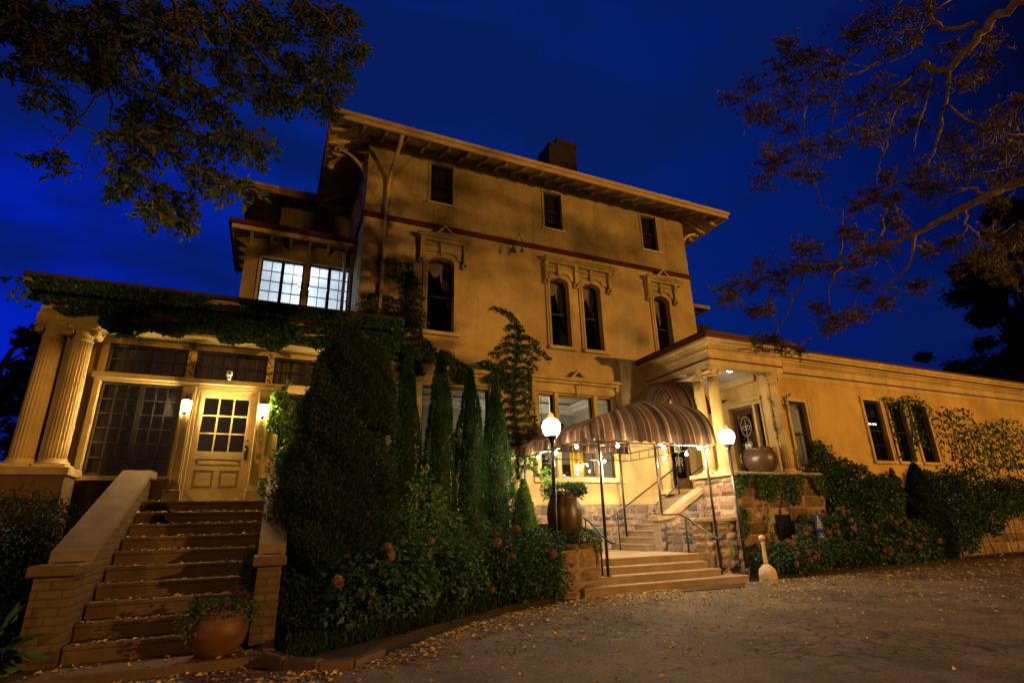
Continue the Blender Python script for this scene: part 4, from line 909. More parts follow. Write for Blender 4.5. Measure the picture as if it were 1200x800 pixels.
# ------------------------------------------------------------------ handrails
def rail(label, segs, posts, r=.021):
    o = thing('handrail', label, 'handrail', segs[0][0], 'black pipe handrails on the front steps')
    m_ = MB()
    for s_ in segs: m_.tube(s_, r, 8)
    obj('rail', m_, MT['black'], o)
    for p in posts:
        m_ = MB(); m_.tube([p[0], p[1]], r*.95, 8); m_.lathe([(r*2, 0), (r*1.9, .02), (r, .03)], p[0], 10); obj('post', m_, MT['black'], o)
rail('straight black pipe handrail along the house wall beside the upper steps', [[(8.72, 13.36, 1.50), (8.85, 13.36, 1.47), (9.0, 13.36, 1.53), (11.45, 13.36, 2.93), (11.65, 13.36, 2.95), (11.75, 13.36, 2.86)]], [((9.15, 13.36, .63), (9.15, 13.36, 1.62)), ((11.45, 13.36, 2.11), (11.45, 13.36, 2.93))])
rail('bent black pipe handrail running down from the portico columns to the lowest steps', [[(11.7, 12.3, 2.95), (11.55, 12.3, 2.88), (9.75, 12.3, 1.84), (9.55, 12.28, 1.62), (9.50, 12.1, 1.52), (9.50, 11.25, 1.52), (9.52, 10.95, 1.44), (9.62, 10.2, .98), (9.65, 10.1, .95), (9.66, 10.0, .97)]], [((9.50, 11.0, .63), (9.51, 11.0, 1.46)), ((9.62, 12.3, .63), (9.62, 12.3, 1.68))])
rail('short black pipe handrail between the stone pier and the front canopy post', [[(6.52, 11.9, 1.5), (6.52, 10.9, 1.5), (6.54, 10.66, 1.40), (6.58, 10.1, 1.03), (6.60, 9.95, .97), (6.70, 9.93, .97)]], [((6.53, 10.8, .63), (6.53, 10.8, 1.46)), ((6.56, 10.3, .32), (6.56, 10.3, 1.16))])

# ------------------------------------------------------------------ striped canopy
cn = thing('awning', 'brown striped domed canvas canopy on black posts over the front landing', 'awning', (8.2, 10.4, 0))
XA, XB, YA, YB, ZE = 6.18, 9.96, 10.08, 13.72, 3.34
yr = 12.05; H_ = 1.14
XR = 8.95
def cz2(x, y):
    ay = abs(yr-y)/((yr-YA) if y < yr else (YB-yr)); ax = max(0, (XR-x)/(XR-XA)); ax = min(1, ax); ay = min(1, ay)
    f1 = math.sqrt(max(0, 1-ay**2.1)); f2 = (1-ax)**.72*(1-.10*math.sin(math.pi*ax)); h = min(f1, f2); left_ = f2 < f1
    sag = .022*abs(math.sin((y-YA)*math.pi/1.15)) if left_ else .020*abs(math.sin((x-XA)*math.pi/1.29))
    fold = .012*math.sin(x*9+y*4)*(1-h) if left_ else 0
    return ZE+H_*h-sag*min(1, h*4)+fold, left_
def cz(x, y): return cz2(x, y)[0]
def uvobj(name, vs, fs, uvs, m, parent, smooth=True):
    me = bpy.data.meshes.new(name); me.from_pydata(vs, [], fs); ul = me.uv_layers.new(name='UVMap')
    for lp in me.loops: ul.data[lp.index].uv = uvs[lp.vertex_index]
    me.polygons.foreach_set('use_smooth', [smooth]*len(fs)); me.update()
    return link_mesh(name, me, m, parent)
def canopy():
    vs = []; fs = []; uv = []
    K = .78; NX, NY = 110, 84
    xs = [XA+(XB-XA)*(1-math.cos(math.pi/2*i/NX)) if False else XA+(XB-XA)*(i/NX)**1.15 for i in range(NX+1)]
    ys = [yr-(yr-YA)*math.cos(math.pi/2*j/50) for j in range(51)]+[yr+(YB-yr)*math.sin(math.pi/2*j/34) for j in range(1, 35)]
    W = len(ys)
    def vert(i, j): return (xs[i], ys[j], cz(xs[i], ys[j]))
    idx = {}
    def get(i, j, lf):
        k = (i, j, lf)
        if k not in idx: idx[k] = len(vs); vs.append(vert(i, j)); uv.append(((ys[j]*K*1.3+.3) if lf else xs[i]*K, 0))
        return idx[k]
    for i in range(NX):
        for j in range(W-1):
            lf = cz2((xs[i]+xs[i+1])/2, (ys[j]+ys[j+1])/2)[1]
            fs.append((get(i, j, lf), get(i+1, j, lf), get(i+1, j+1, lf), get(i, j+1, lf)))
    return vs, fs, uv
vs, fs, uv = canopy()
obj_c = uvobj('canopy', vs, fs, uv, MT['canvas'], cn)
def valance(pts_fn, length, horiz, n=90, drop=.21):
    vs, fs, uv = [], [], []
    for i in range(n+1):
        u = i/n; p, s_ = pts_fn(u); sc = .045*abs(math.sin(u*length/.27*math.pi))
        wob = .012*math.sin(u*length*9)
        q = (p[0]-(0 if horiz else 0), p[1], p[2]); nx = (0, -1) if horiz else (-1, 0)
        vs += [(p[0]+nx[0]*.005, p[1]+nx[1]*.005, p[2]+.01), (p[0]+nx[0]*(.02+wob), p[1]+nx[1]*(.02+wob), p[2]-drop*.5), (p[0]+nx[0]*(.03+wob*1.6), p[1]+nx[1]*(.03+wob*1.6), p[2]-drop-sc)]
        uv += [(s_, 0)]*3
    for i in range(n): fs += [(3*i, 3*i+3, 3*i+4, 3*i+1), (3*i+1, 3*i+4, 3*i+5, 3*i+2)]
    uvobj('valance', vs, fs, uv, MT['canvas'], cn)
valance(lambda u: ((XA+(XB-XA)*u, YA, ZE), (XA+(XB-XA)*u)*.78), XB-XA, True)
valance(lambda u: ((XA, YB-(YB-YA)*u, ZE), (YB-(YB-YA)*u)*.78+.3), YB-YA, False)
posts = [((6.62, 10.18, .32), 3.30), ((9.84, 10.36, .17), 3.30), ((6.24, 13.25, 1.38), 3.3), ((9.58, 13.62, .79), 3.36), ((9.72, 12.12, .95), 3.36), ((6.35, 10.3, 3.1), 3.34)][:5]
for (x, y, z), zt in posts:
    m_ = MB(); m_.tube([(x, y, z), (x, y, zt)], .033, 12); m_.lathe([(.07, 0), (.07, .012), (.04, .02)], (x, y, z), 14); obj('post', m_, MT['black'], cn)
m_ = MB()
for z in (3.32, 3.10):
    m_.tube([(6.32, 10.30, z), (9.90, 10.30, z)], .014, 6); m_.tube([(6.32, 10.30, z), (6.32, 13.6, z)], .014, 6); m_.tube([(9.90, 10.30, z), (9.90, 13.6, z)], .014, 6); m_.tube([(6.32, 13.6, z), (9.90, 13.6, z)], .014, 6)
for i in range(9): x = 6.6+.43*i; m_.tube([(x, 10.30, 3.10), (x, 10.30, 3.32)], .010, 5)
for i in range(8): y = 10.5+.43*i; m_.tube([(6.32, y, 3.10), (6.32, y, 3.32)], .010, 5); m_.tube([(9.90, y, 3.10), (9.90, y, 3.32)], .010, 5)
for x in (8.95, 9.45, 9.92):   # curved ribs
    m_.tube([(x, yr-(yr-YA-.05)*math.cos(k*math.pi/20), cz(x, yr-(yr-YA)*math.cos(k*math.pi/20))-.04) for k in range(0, 11)]+[(x, yr+(YB-yr-.05)*math.cos(math.pi/2-k*math.pi/20), cz(x, yr+(YB-yr)*math.cos(math.pi/2-k*math.pi/20))-.04) for k in range(1, 11)], .013, 6)
for yy in (11.0, 12.05, 13.0):
    m_.tube([(XA+.05+(XR-XA)*k/10, yy, cz(XA+.05+(XR-XA)*k/10, yy)-.05) for k in range(11)], .012, 5)
m_.tube([(9.72, 12.12, 3.3), (9.1, 10.30, 3.32)], .012, 6); m_.tube([(9.72, 12.12, 3.3), (8.95, 12.05, 4.6)], .012, 6); m_.tube([(6.32, 12.05, 3.3), (9.9, 12.05, 3.3)], .014, 6)
obj('frame', m_, MT['black'], cn)
# second, higher barrel awning over the upper steps
cn2 = thing('awning', 'higher brown striped barrel awning tucked under the portico cornice', 'awning', (10.7, 12.6, 2.2))
vs, fs, uv = [], [], []
nA, nU = 20, 14
for i in range(nU+1):
    x = 10.25+1.35*i/nU
    for j in range(nA+1):
        th = math.pi*j/nA; y = 12.72-.98*math.cos(th); z = 4.10+1.18*math.sin(th)+.12*(x-9.95); vs.append((x, y, z)); uv.append((x*1.5+.2, 0))
for i in range(nU):
    for j in range(nA): a = i*(nA+1)+j; fs.append((a, a+1, a+nA+2, a+nA+1))
uvobj('canopy', vs, fs, uv, MT['canvas'], cn2)
m_ = MB()
for x in (10.3, 10.7, 11.1, 11.55):
    m_.tube([(x, 12.72-.95*math.cos(math.pi*j/16), 4.07+1.14*math.sin(math.pi*j/16)+.12*(x-9.95)) for j in range(17)], .013, 6)
for th in (0, .5, 1.0, 1.57, 2.1, 2.64, 3.14): m_.tube([(10.27, 12.72-.95*math.cos(th), 4.07+1.14*math.sin(th)), (11.58, 12.72-.95*math.cos(th), 4.07+1.14*math.sin(th)+.195)], .011, 5)
m_.tube([(10.0, 11.78, 3.3), (10.0, 11.78, 4.05)], .014, 6); m_.tube([(10.0, 13.66, 3.3), (10.0, 13.66, 4.05)], .014, 6)
obj('frame', m_, MT['black'], cn2)

# bulbs strung under the canopy edge
bulbs = [((6.30, 12.55, 3.0), 'farthest bulb on the left side of the canopy, nearest the house'), ((6.30, 11.58, 3.0), 'middle bulb on the left side of the canopy, just right of the lamp post'), ((6.30, 10.60, 3.01), 'left side bulb hanging nearest the front left canopy post'),
    ((7.22, 10.30, 3.02), 'bulb under the front valance, just right of the front left post'), ((8.52, 10.30, 3.02), 'bulb at the middle of the front canopy valance'), ((9.60, 10.30, 3.05), 'bulb on the front valance second from its right end'), ((9.92, 10.36, 3.0), 'bulb at the front right corner of the canopy by the columns'),
    ((9.90, 11.1, 3.0), 'lower bulb inside the right end of the canopy'), ((9.90, 12.0, 3.0), 'bulb deep under the canopy in front of the far dark door'), ((8.9, 13.45, 3.05), 'bulb close to the house wall at the back of the canopy')]
p0 = None
for (p, lab) in bulbs:
    if p0 is None:
        p0 = thing('light_bulb', lab, 'light bulb', p, 'bare lit bulbs under the canopy edge')
        m_ = MB(); m_.ball(p, .029, 14, 10, 1.15); obj('bulb', m_, MT['bulb'], p0)
        m_ = MB(); m_.lathe([(.016, .035), (.020, .05), (.020, .09), (.01, .10)], p, 10); obj('socket', m_, MT['black'], p0)
    else: dup(p0, p, lab)

# ------------------------------------------------------------------ lamp posts
def lamppost(p, gz, label, real=True):
    o = thing('lamp_post', label, 'lamp post', p, 'black posts with glowing globes')
    m_ = MB(); x, y, z = p; q = gz-.30
    m_.tube([(x, y, z), (x, y, q)], [.040, .036], 14); m_.lathe([(.12, 0), (.12, .03), (.07, .06), (.055, .16), (.06, .2), (.04, .26)], p, 16)
    m_.lathe([(.038, 0), (.055, .02), (.05, .05), (.075, .10), (.115, .14), (.12, .16)], (x, y, q-.02), 18)
    for h_ in (.9,): m_.lathe([(.04, -.02), (.052, 0), (.04, .02)], (x, y, z+h_), 14)
    obj('post', m_, MT['black'], o)
    m_ = MB(); pr = [(.095, -.19), (.135, -.14), (.175, -.06), (.193, .02), (.185, .09), (.145, .16), (.07, .21)]; m_.lathe(pr, (x, y, gz), 28); obj('globe', m_, MT['globe'], o)
    m_ = MB(); m_.lathe([(.075, .205), (.085, .225), (.06, .25), (.065, .275), (.05, .30), (.02, .33), (.006, .34)], (x, y, gz), 18); obj('finial', m_, MT['finial'], o)
    return o
lamppost((5.27, 9.84, 0), 3.26, 'black lamp post with lit globe left of the canopy, before the stone pier')
lamppost((10.52, 10.25, 0), 3.33, 'black lamp post with lit globe right of the canopy, before the portico columns')

# street lamps that light the facade (they stand outside the picture)
def streetlamp(p, aim, energy, label, ang=150, size=.12, col=STREET):
    o = thing('street_lamp', label, 'street lamp', (p[0], p[1], 0)); m_ = MB(); d = (Vector(aim)-Vector(p)); d.z = 0; d.normalize()
    b_ = Vector(p)-d*.5
    m_.tube([(b_.x, b_.y, 0), (b_.x, b_.y, p[2]+.2)], [.09, .05], 10); m_.tube([(b_.x, b_.y, p[2]+.2), (p[0]-d.x*.1, p[1]-d.y*.1, p[2]+.2)], .03, 8); obj('post', m_, MT['black'], o)
    m_ = MB(); m_.bbox(p[0]-.16, p[0]+.16, p[1]-.16, p[1]+.16, p[2]+.16, p[2]+.28, .02); obj('head', m_, MT['black'], o)
    ld = bpy.data.lights.new('street_light', 'SPOT'); ld.energy = energy; ld.color = col; ld.shadow_soft_size = size; ld.spot_size = R(ang); ld.spot_blend = .35
    lo = bpy.data.objects.new('lamp_light', ld); C.objects.link(lo); lo.parent = o; lo.location = (0, 0, p[2])
    lo.rotation_euler = (Vector(aim)-Vector(p)).to_track_quat('-Z', 'Y').to_euler()
streetlamp((22.5, -14.5, 6.4), (8, 13, 2.6), 23500, 'tall street lamp standing in the car park behind the viewer to the right', 110, .2)
streetlamp((-9.5, -9, 6.0), (-1, 11, 3.8), 2700, 'street lamp standing behind the viewer to the left', 100, .2)

# ------------------------------------------------------------------ wall lanterns and small fittings
def lantern(x, label):
    y = 11.24; z = 3.60; o = thing('wall_lantern', label, 'wall lantern', (x, y+.12, z), 'lit lanterns beside the left door')
    m_ = MB(); m_.bbox(x-.035, x+.035, y+.055, y+.085, z-.12, z+.14, .008); m_.tube([(x, y+.06, z+.08), (x, y+.03, z+.15), (x, y, z+.15)], .008, 6); m_.lathe([(.005, .19), (.03, .15), (.075, .105), (.08, .09)], (x, y, z), 12)
    m_.lathe([(.05, -.13), (.045, -.15), (.015, -.17), (.008, -.19)], (x, y, z), 10)
    for k in range(6): a = k*math.pi/3; m_.tube([(x+.072*math.cos(a), y+.072*math.sin(a), z+.095), (x+.05*math.cos(a), y+.05*math.sin(a), z-.135)], .004, 4)
    obj('cage', m_, MT['black'], o); m_ = MB(); m_.lathe([(.038, -.12), (.055, .02), (.060, .085)], (x, y, z), 12); obj('glass', m_, MT['sconce'], o)
lantern(-1.56, 'small lit lantern on the pilaster left of the panelled door'); lantern(-.255, 'small lit lantern on the pilaster between the panelled door and the ivy')
o = thing('security_camera', 'small white floodlight camera mounted above the left door', 'camera', (-.92, 11.27, 4.14)); m_ = MB(); m_.bbox(-.965, -.875, 11.16, 11.24, 4.20, 4.29, .015); m_.bbox(-.95, -.89, 11.2, 11.26, 4.135, 4.2, .01); obj('housing', m_, MT['whitepaint'], o)
m_ = MB(); m_.ball((-.92, 11.165, 4.245), .025, 10, 6); obj('lens', m_, MT['black'], o)
o = thing('wall_lamp', 'unlit pair of gooseneck wall lamps just below the red belt course', 'wall lamp', (6.3, YM, 9.7))
m_ = MB()
for x0, x1, zt in ((6.27, 6.12, 9.80), (6.35, 6.42, 10.05)):
    m_.tube([(x0, YM-.02, 9.60), (x0, YM-.10, 9.85), (x0+(x1-x0)*.3, YM-.20, zt), (x0+(x1-x0)*.7, YM-.34, zt), (x1, YM-.42, zt-.2), (x1, YM-.44, 9.50)], .012, 6)
    m_.lathe([(.02, .1), (.035, .06), (.075, 0)], (x1, YM-.44, 9.40), 12)
m_.bbox(6.2, 6.42, YM-.03, YM, 9.54, 9.66, .01); obj('arm', m_, MT['black'], o)
o = thing('spotlight', 'small unlit black floodlight high on the porch wall above the glass door', 'spotlight', (13.3, 12.75, 4.95)); m_ = MB(); m_.tube([(13.35, 12.75, 5.0), (13.25, 12.75, 5.0)], .012, 6); m_.tube([(13.27, 12.75, 5.01), (13.16, 12.72, 4.97), (13.10, 12.70, 4.95)], [.025, .05, .062], 12); obj('head', m_, MT['black'], o)
for M_, x, z, lab in ((FD, 1.55, 3.35, 'white framed green notice taped to the glass porch door'), (F, 11.98, 3.62, 'white framed green notice taped to the far dark door beneath the canopy')):
    o = thing('notice', lab, 'notice', tuple(M_ @ Vector((x, .04, z)))); m_ = MB(M_); m_.box(x-.11, x+.11, .035, .043, z-.19, z+.19); obj('paper', m_, MT['white'], o); m_ = MB(M_); m_.box(x-.07, x+.07, .030, .034, z-.12, z+.14); obj('print', m_, MT['greenpaper'], o)

o = thing('ceiling_lamp', 'small lit dome lamp on the porch ceiling behind the portico columns', 'ceiling lamp', (12.3, 11.44, 5.58)); m_ = MB(); m_.lathe([(.01, -.035), (.08, -.03), (.10, -.02), (.105, -.002)], (12.3, 11.44, 5.584), 18); obj('dome', m_, emis('lit porch dome', (1, .76, .46), 95), o)
m_ = MB(); m_.lathe([(.125, -.012), (.125, 0)], (12.3, 11.44, 5.586), 18); obj('rim', m_, MT['fascia'], o)
# ash receptacle
o = thing('ash_receptacle', 'beige plastic cigarette receptacle with a long neck beside the bottom step', 'ash bin', (10.83, 9.95, 0)); x, y = 10.83, 9.95
m_ = MB(); m_.lathe([(.19, 0), (.20, .02), (.195, .17), (.19, .20), (.185, .215), (.18, .25), (.10, .33), (.055, .36)], (x, y, 0), 28); obj('base', m_, MT['beigeplastic'], o)
m_ = MB(); m_.lathe([(.055, .355), (.045, .42), (.040, .80), (.042, .86)], (x, y, 0), 18); obj('neck', m_, MT['beigeplastic'], o)
m_ = MB(); m_.lathe([(.048, .86), (.075, .92), (.078, .95), (.06, .985), (.02, 1.0)], (x, y, 0), 20); obj('cap', m_, MT['beigeplastic'], o)
m_ = MB(); m_.ball((x, y-.055, .895), .022, 10, 6); m_.box(x+.09, x+.15, y-.165, y-.15, .155, .17); obj('opening', m_, MT['black'], o)

# parking sign
sx, sy = 12.72, 9.83
o = thing('parking_sign', 'blue and white accessible parking sign on a thin post in the bushes', 'sign', (sx, sy, 0)); m_ = MB(); m_.box(sx-.02, sx+.02, sy+.012, sy+.03, 0, 1.42); obj('post', m_, MT['black'], o)
m_ = MB(); m_.bbox(sx-.135, sx+.135, sy, sy+.01, 1.04, 1.44, .004); m_.bbox(sx-.135, sx+.135, sy, sy+.01, .84, 1.015, .004); pn = obj('panel', m_, MT['blue'], o)
m_ = MB(); yy = sy-.004
def bar(x0, x1, z0, z1): m_.box(x0, x1, yy, yy+.003, z0, z1)
m_.prism([(sx-.02+.018*math.cos(a*math.pi/5), 1.385+.018*math.sin(a*math.pi/5)) for a in range(10)], yy, yy+.003, 'y')
bar(sx-.028, sx-.010, 1.27, 1.36); bar(sx-.010, sx+.035, 1.318, 1.332); bar(sx-.012, sx+.045, 1.27, 1.286)
m_.prism([(sx+.045, 1.286), (sx+.032, 1.27), (sx+.06, 1.205), (sx+.074, 1.21)], yy, yy+.0028, 'y')
n = 14; oo = [(sx-.005+.058*math.cos(math.pi*.75+a*math.pi*1.15/n), 1.25+.058*math.sin(math.pi*.75+a*math.pi*1.15/n)) for a in range(n+1)]; ii = [(sx-.005+.042*math.cos(math.pi*.75+a*math.pi*1.15/n), 1.25+.042*math.sin(math.pi*.75+a*math.pi*1.15/n)) for a in range(n+1)]
m_.prism(oo+ii[::-1], yy, yy+.0025, 'y')
obj('symbol', m_, MT['whitepaint'], o)
def text(s_, size, loc, m, parent, name='lettering'):
    cu = bpy.data.curves.new(name, 'FONT'); cu.body = s_; cu.size = size; cu.align_x = 'CENTER'; cu.extrude = .001
    to = bpy.data.objects.new(name, cu); C.objects.link(to); dg = bpy.context.evaluated_depsgraph_get(); me = bpy.data.meshes.new_from_object(to.evaluated_get(dg)); bpy.data.objects.remove(to)
    v = [(loc[0]+q.co.x, loc[1]-q.co.z, loc[2]+q.co.y) for q in me.vertices]
    for q, p in zip(me.vertices, v): q.co = p
    ob = link_mesh(name, me, m, parent); return ob
text('RESERVED', .042, (sx, yy, 1.155), MT['whitepaint'], o); text('PARKING', .042, (sx, yy, 1.105), MT['whitepaint'], o); text('VAN', .045, (sx, yy, .945), MT['whitepaint'], o); text('ACCESSIBLE', .034, (sx, yy, .895), MT['whitepaint'], o)

# mat
m_ = MB(); m_.prism([(7.75, 9.28), (9.2, 9.10), (9.75, 9.62), (8.35, 9.78)], .034, .052, 'z'); tag(obj('doormat', m_, MT['black'], origin=(8.5, 9.5, .034)), 'flat black rubber mat strewn with leaves in front of the bottom step', 'doormat')

# ------------------------------------------------------------------ pots
def potprof(R_, H): return [(R_*.55, 0), (R_*.62, .02*H), (R_*.86, .22*H), (R_*.99, .48*H), (R_*1.0, .62*H), (R_*.93, .80*H), (R_*.80, .92*H), (R_*.78, .95*H), (R_*.82, .97*H), (R_*.82, H), (R_*.74, H), (R_*.72, .93*H), (R_*.70, .9*H)]
def pot(p, R_, H, m, label):
    m_ = MB(); m_.lathe(potprof(R_, H), p, 36); o = thing('plant_pot', label, 'plant pot', p); obj('vessel', m_, MT[m], o); s_ = MB(); s_.lathe([(.001, 0), (R_*.72, 0), (R_*.72, .01)], (p[0], p[1], p[2]+.90*H), 20); obj('soil', s_, MT['soil'], o)
pot((5.80, 10.42, .98), .375, .98, 'glaze', 'tall brown glazed jar standing on the square stone pier')
pot((12.45, 11.04, 2.548), .44, .66, 'glaze', 'round brown jar on the portico ledge between the columns')
pot((-.34, 7.38, .12), .305, .44, 'terra', 'squat terracotta pot at the foot of the left staircase')

# ------------------------------------------------------------------ foliage builders
def cloud(c, rad, n, shell=.55):
    d = rand_dirs(n); q = rng.uniform(shell, 1, n)[:, None]**.6
    k = rng.normal(size=(5, 3))*2.3; ph = rng.uniform(0, 6, 5)
    lump = 1+.13*sum(np.sin(d@k[i]*1.6+ph[i]) for i in range(5))[:, None]/1.6
    return np.array(c)+d*np.array(rad)*q*lump, d
def merge(parts): 
    return [np.concatenate(a) for a in zip(*parts)]
def bush(name, label, cat, base, blobs, m, Lf=.08, Wf=.05, dens=900, group=None, flowers=0, fl_r=.075, droop=.35, stems=6, front=True):
    o = thing(name, label, cat, base, group); P_, D_ = [], []
    for (x, y, z, rx, ry, rz) in blobs:
        n = int(dens*(rx*ry+ry*rz+rx*rz)*2.2); p, d = cloud((x, y, z), (rx, ry, rz), n); P_.append(p); D_.append(d)
    p = np.concatenate(P_); d = np.concatenate(D_); k = p[:, 2] > .04; p, d = p[k], d[k]; n = len(p)
    dr = unit(d*.9+rng.normal(size=(n, 3))*.55+np.array([0, 0, -droop])); nr = unit(d*.8+rng.normal(size=(n, 3))*.5+np.array([0, 0, .6]))
    s_ = rng.uniform(.6, 1.25, n); leaves('foliage', p, dr, nr, Lf*s_, Wf*s_, m, o)
    for i in range(stems):
        mb = MB(); b_ = blobs[i % len(blobs)]; a = rng.uniform(0, 6.28); q = Vector((b_[0]+b_[3]*.5*math.cos(a), b_[1]+b_[4]*.5*math.sin(a), b_[2]+b_[5]*.3)); w_ = Vector((b_[0]+.1*math.cos(a), b_[1]+.1*math.sin(a), 0))
        mb.tube([w_, w_.lerp(q, .5)+Vector((.03, 0, .05)), q], [.014, .010, .006], 5); obj('stem', mb, MT['vine'], o)
    if flowers:
        fm = None; cnt = 0; tries = 0
        while cnt < flowers and tries < 600:
            tries += 1; b_ = blobs[rng.integers(len(blobs))]; dv = rand_dirs(1)[0]
            if front and dv[1] > .05: dv[1] = -abs(dv[1])
            q = np.array(b_[:3])+dv*np.array(b_[3:])*1.0
            if q[2] < .18 or dv[2] < -.45: continue
            if any(sum(((q-np.array(c_[:3]))/np.array(c_[3:]))**2) < .8 for c_ in blobs if c_ is not b_): continue
            cnt += 1
            if fm is None:
                pd = rand_dirs(150); pp = pd*fl_r*rng.uniform(.8, 1.0, 150)[:, None]*np.array([1, 1, .8])
                v, f = leaf_arrays(pp, unit(np.cross(pd, rand_dirs(150))), pd, .035, .034); fm = bpy.data.meshes.new('flower_head')
                c2 = MB(); c2.ball((0, 0, 0), fl_r*.82, 8, 6, .8)
                fm.from_pydata([tuple(a) for a in v]+c2.v, [], [tuple(a) for a in f]+[tuple(i+len(v) for i in a) for a in c2.f]); fm.materials.append(MT['flower'])
            fo = bpy.data.objects.new('flower_head', fm); C.objects.link(fo); fo.parent = o; fo.location = Vector(q)-Vector(base); s1_ = rng.uniform(.75, 1.15); fo.scale = (s1_,)*3; fo.rotation_euler = tuple(rng.uniform(0, 3, 3))
    return o
def arbor(label, base, H, R_, n, m, group=None, sh=1.0, tops=1, leafs=.06, prof=None):
    o = thing('arborvitae', label, 'evergreen tree', base, group); P_, Dr, Nr = [], [], []
    x0, y0, z0 = base
    prof = prof or (lambda t: (np.minimum(1, .55+1.6*t)*(1-t**2.2)**.75*(1-.35*t)))
    t = rng.uniform(0, 1, n)**1.1; a = rng.uniform(0, 2*np.pi, n); ph = rng.uniform(0, 6, 6); kk = rng.integers(2, 6, 6)
    lump = 1+sum(.05*np.sin(kk[i]*a+ph[i]+t*(7+6*i)) for i in range(6))+.05*np.sin(t*46+a*3)*np.sin(a*5+t*9)
    r = R_*prof(t)*lump*(rng.uniform(.72, 1, n)**.5)
    stray = rng.random(n) < .06; r = np.where(stray, r*rng.uniform(1.0, 1.22, n), r)
    p = np.stack([x0+r*np.cos(a), y0+r*np.sin(a), z0+.05+t*H], 1)
    out_ = np.stack([np.cos(a), np.sin(a), 0*a], 1)
    dr = unit(out_*.55+np.array([0, 0, .85])+rng.normal(size=(n, 3))*.5); nr = unit(np.cross(out_, np.array([0, 0, 1.]))+rng.normal(size=(n, 3))*.5)
    s_ = rng.uniform(.6, 1.3, n)*leafs; leaves('foliage', p, dr, nr, s_*1.5, s_*.42, m, o)
    mb = MB(); mb.tube([(x0, y0, z0), (x0, y0, z0+H*.9)], [.09*R_+.03, .01], 8); obj('trunk', mb, MT['bark'], o)
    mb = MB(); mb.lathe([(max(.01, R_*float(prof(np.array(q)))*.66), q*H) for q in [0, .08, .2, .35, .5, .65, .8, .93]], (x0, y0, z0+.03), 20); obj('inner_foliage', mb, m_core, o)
    return o
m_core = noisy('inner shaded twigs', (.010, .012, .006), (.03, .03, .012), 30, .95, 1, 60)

# big dark double arborvitae beside the left stairs
o = arbor('huge dark double-topped arborvitae towering between the left stairs and the house', (.95, 8.75, .08), 4.5, .98, 95000, MT['leaf_arb'], prof=lambda t: (np.minimum(1, .90+.9*t)*(1-t**2.6)**.62*(1-.30*t)), leafs=.046)
n = 20000; t_ = rng.uniform(0, 1, n); a_ = rng.uniform(0, 6.283, n); rr_ = .42*(1-t_**2)**.6*rng.uniform(.7, 1, n)**.5*(1+.06*np.sin(a_*5+t_*20))
p_ = np.stack([1.36+rr_*np.cos(a_), 8.72+rr_*np.sin(a_), 2.8+t_*1.5], 1); ou = np.stack([np.cos(a_), np.sin(a_), 0*a_], 1)
leaves('foliage', p_, unit(ou*.5+np.array([0, 0, .85])+rng.normal(size=(n, 3))*.35), unit(rng.normal(size=(n, 3))), .066*rng.uniform(.6, 1.3, n), .02, MT['leaf_arb'], o)
slim = lambda t: (np.minimum(1, .80+.8*t)*(1-t**1.9)**.85+.02)
for i, (x, y, H, R_, lab) in enumerate([(2.72, 12.1, 5.4, .44, 'narrow dark cypress farthest left of the slim row, half behind the huge arborvitae'), (3.47, 11.9, 5.28, .45, 'tallest slim green cypress of the row, second from the left, before the reflecting window'), (4.20, 11.9, 4.9, .47, 'slim green cypress second from the right of the row'), (4.88, 12.0, 4.55, .50, 'rightmost slim green cypress of the row beside the lamp post and ivy')]):
    arbor(lab, (x, y, .05), H, R_, 24000, MT['leaf_slim'], 'slim cypresses along the house wall', prof=slim, leafs=.040)
arbor('small bright green dwarf cypress at the right foot of the slim row', (5.48, 11.75, .05), 2.25, .36, 8000, MT['leaf_light'], prof=slim, leafs=.045)
bush('shrub', 'broad-leaved light green shrub standing in front of the slim cypresses', 'shrub', (3.05, 11.0, .05), [(2.95, 11.05, 1.7, .42, .4, .75), (3.45, 11.0, 1.15, .40, .4, .6), (2.5, 10.9, 1.1, .4, .35, .7)], MT['leaf_light'], .075, .05, 420)
HG = 'hydrangea bushes at the foot of the cypresses'
bush('hydrangea', 'hydrangea bush with large leaves and dried pink heads in front of the huge arborvitae', 'hydrangea', (1.55, 8.05, .08), [(1.45, 8.1, .62, .66, .55, .52), (1.95, 8.25, .75, .45, .4, .42), (1.05, 7.95, .45, .42, .4, .36)], MT['leaf_hyd'], .10, .062, 800, HG, 6)
bush('hydrangea', 'middle hydrangea bush between the huge arborvitae and the slim cypresses, few dried heads', 'hydrangea', (2.7, 8.9, .08), [(2.65, 8.95, .72, .62, .5, .55), (3.1, 9.2, .6, .45, .4, .5)], MT['leaf_hyd'], .088, .050, 900, HG, 3)
bush('hydrangea', 'dense hydrangea bush under the second and third slim cypresses', 'hydrangea', (3.75, 9.75, .08), [(3.75, 9.8, .78, .62, .5, .62), (3.4, 9.5, .5, .4, .4, .45)], MT['leaf_hyd'], .08, .042, 1050, HG, 3)
bush('hydrangea', 'rightmost rounded hydrangea bush beside the left lamp post', 'hydrangea', (4.7, 9.75, .08), [(4.65, 9.8, .72, .62, .52, .66), (5.0, 9.75, .5, .4, .4, .5), (4.35, 9.6, .45, .4, .4, .42)], MT['leaf_hyd'], .078, .040, 1150, HG, 5)
bush('shrub', 'low trailing shrub spilling over the top of the square stone pier', 'shrub', (6.1, 10.05, .98), [(6.05, 10.12, 1.10, .36, .24, .20), (5.65, 10.05, 1.02, .3, .22, .16), (6.25, 10.1, .92, .16, .2, .22)], MT['leaf_hyd'], .055, .032, 1900, None, 0, stems=0)
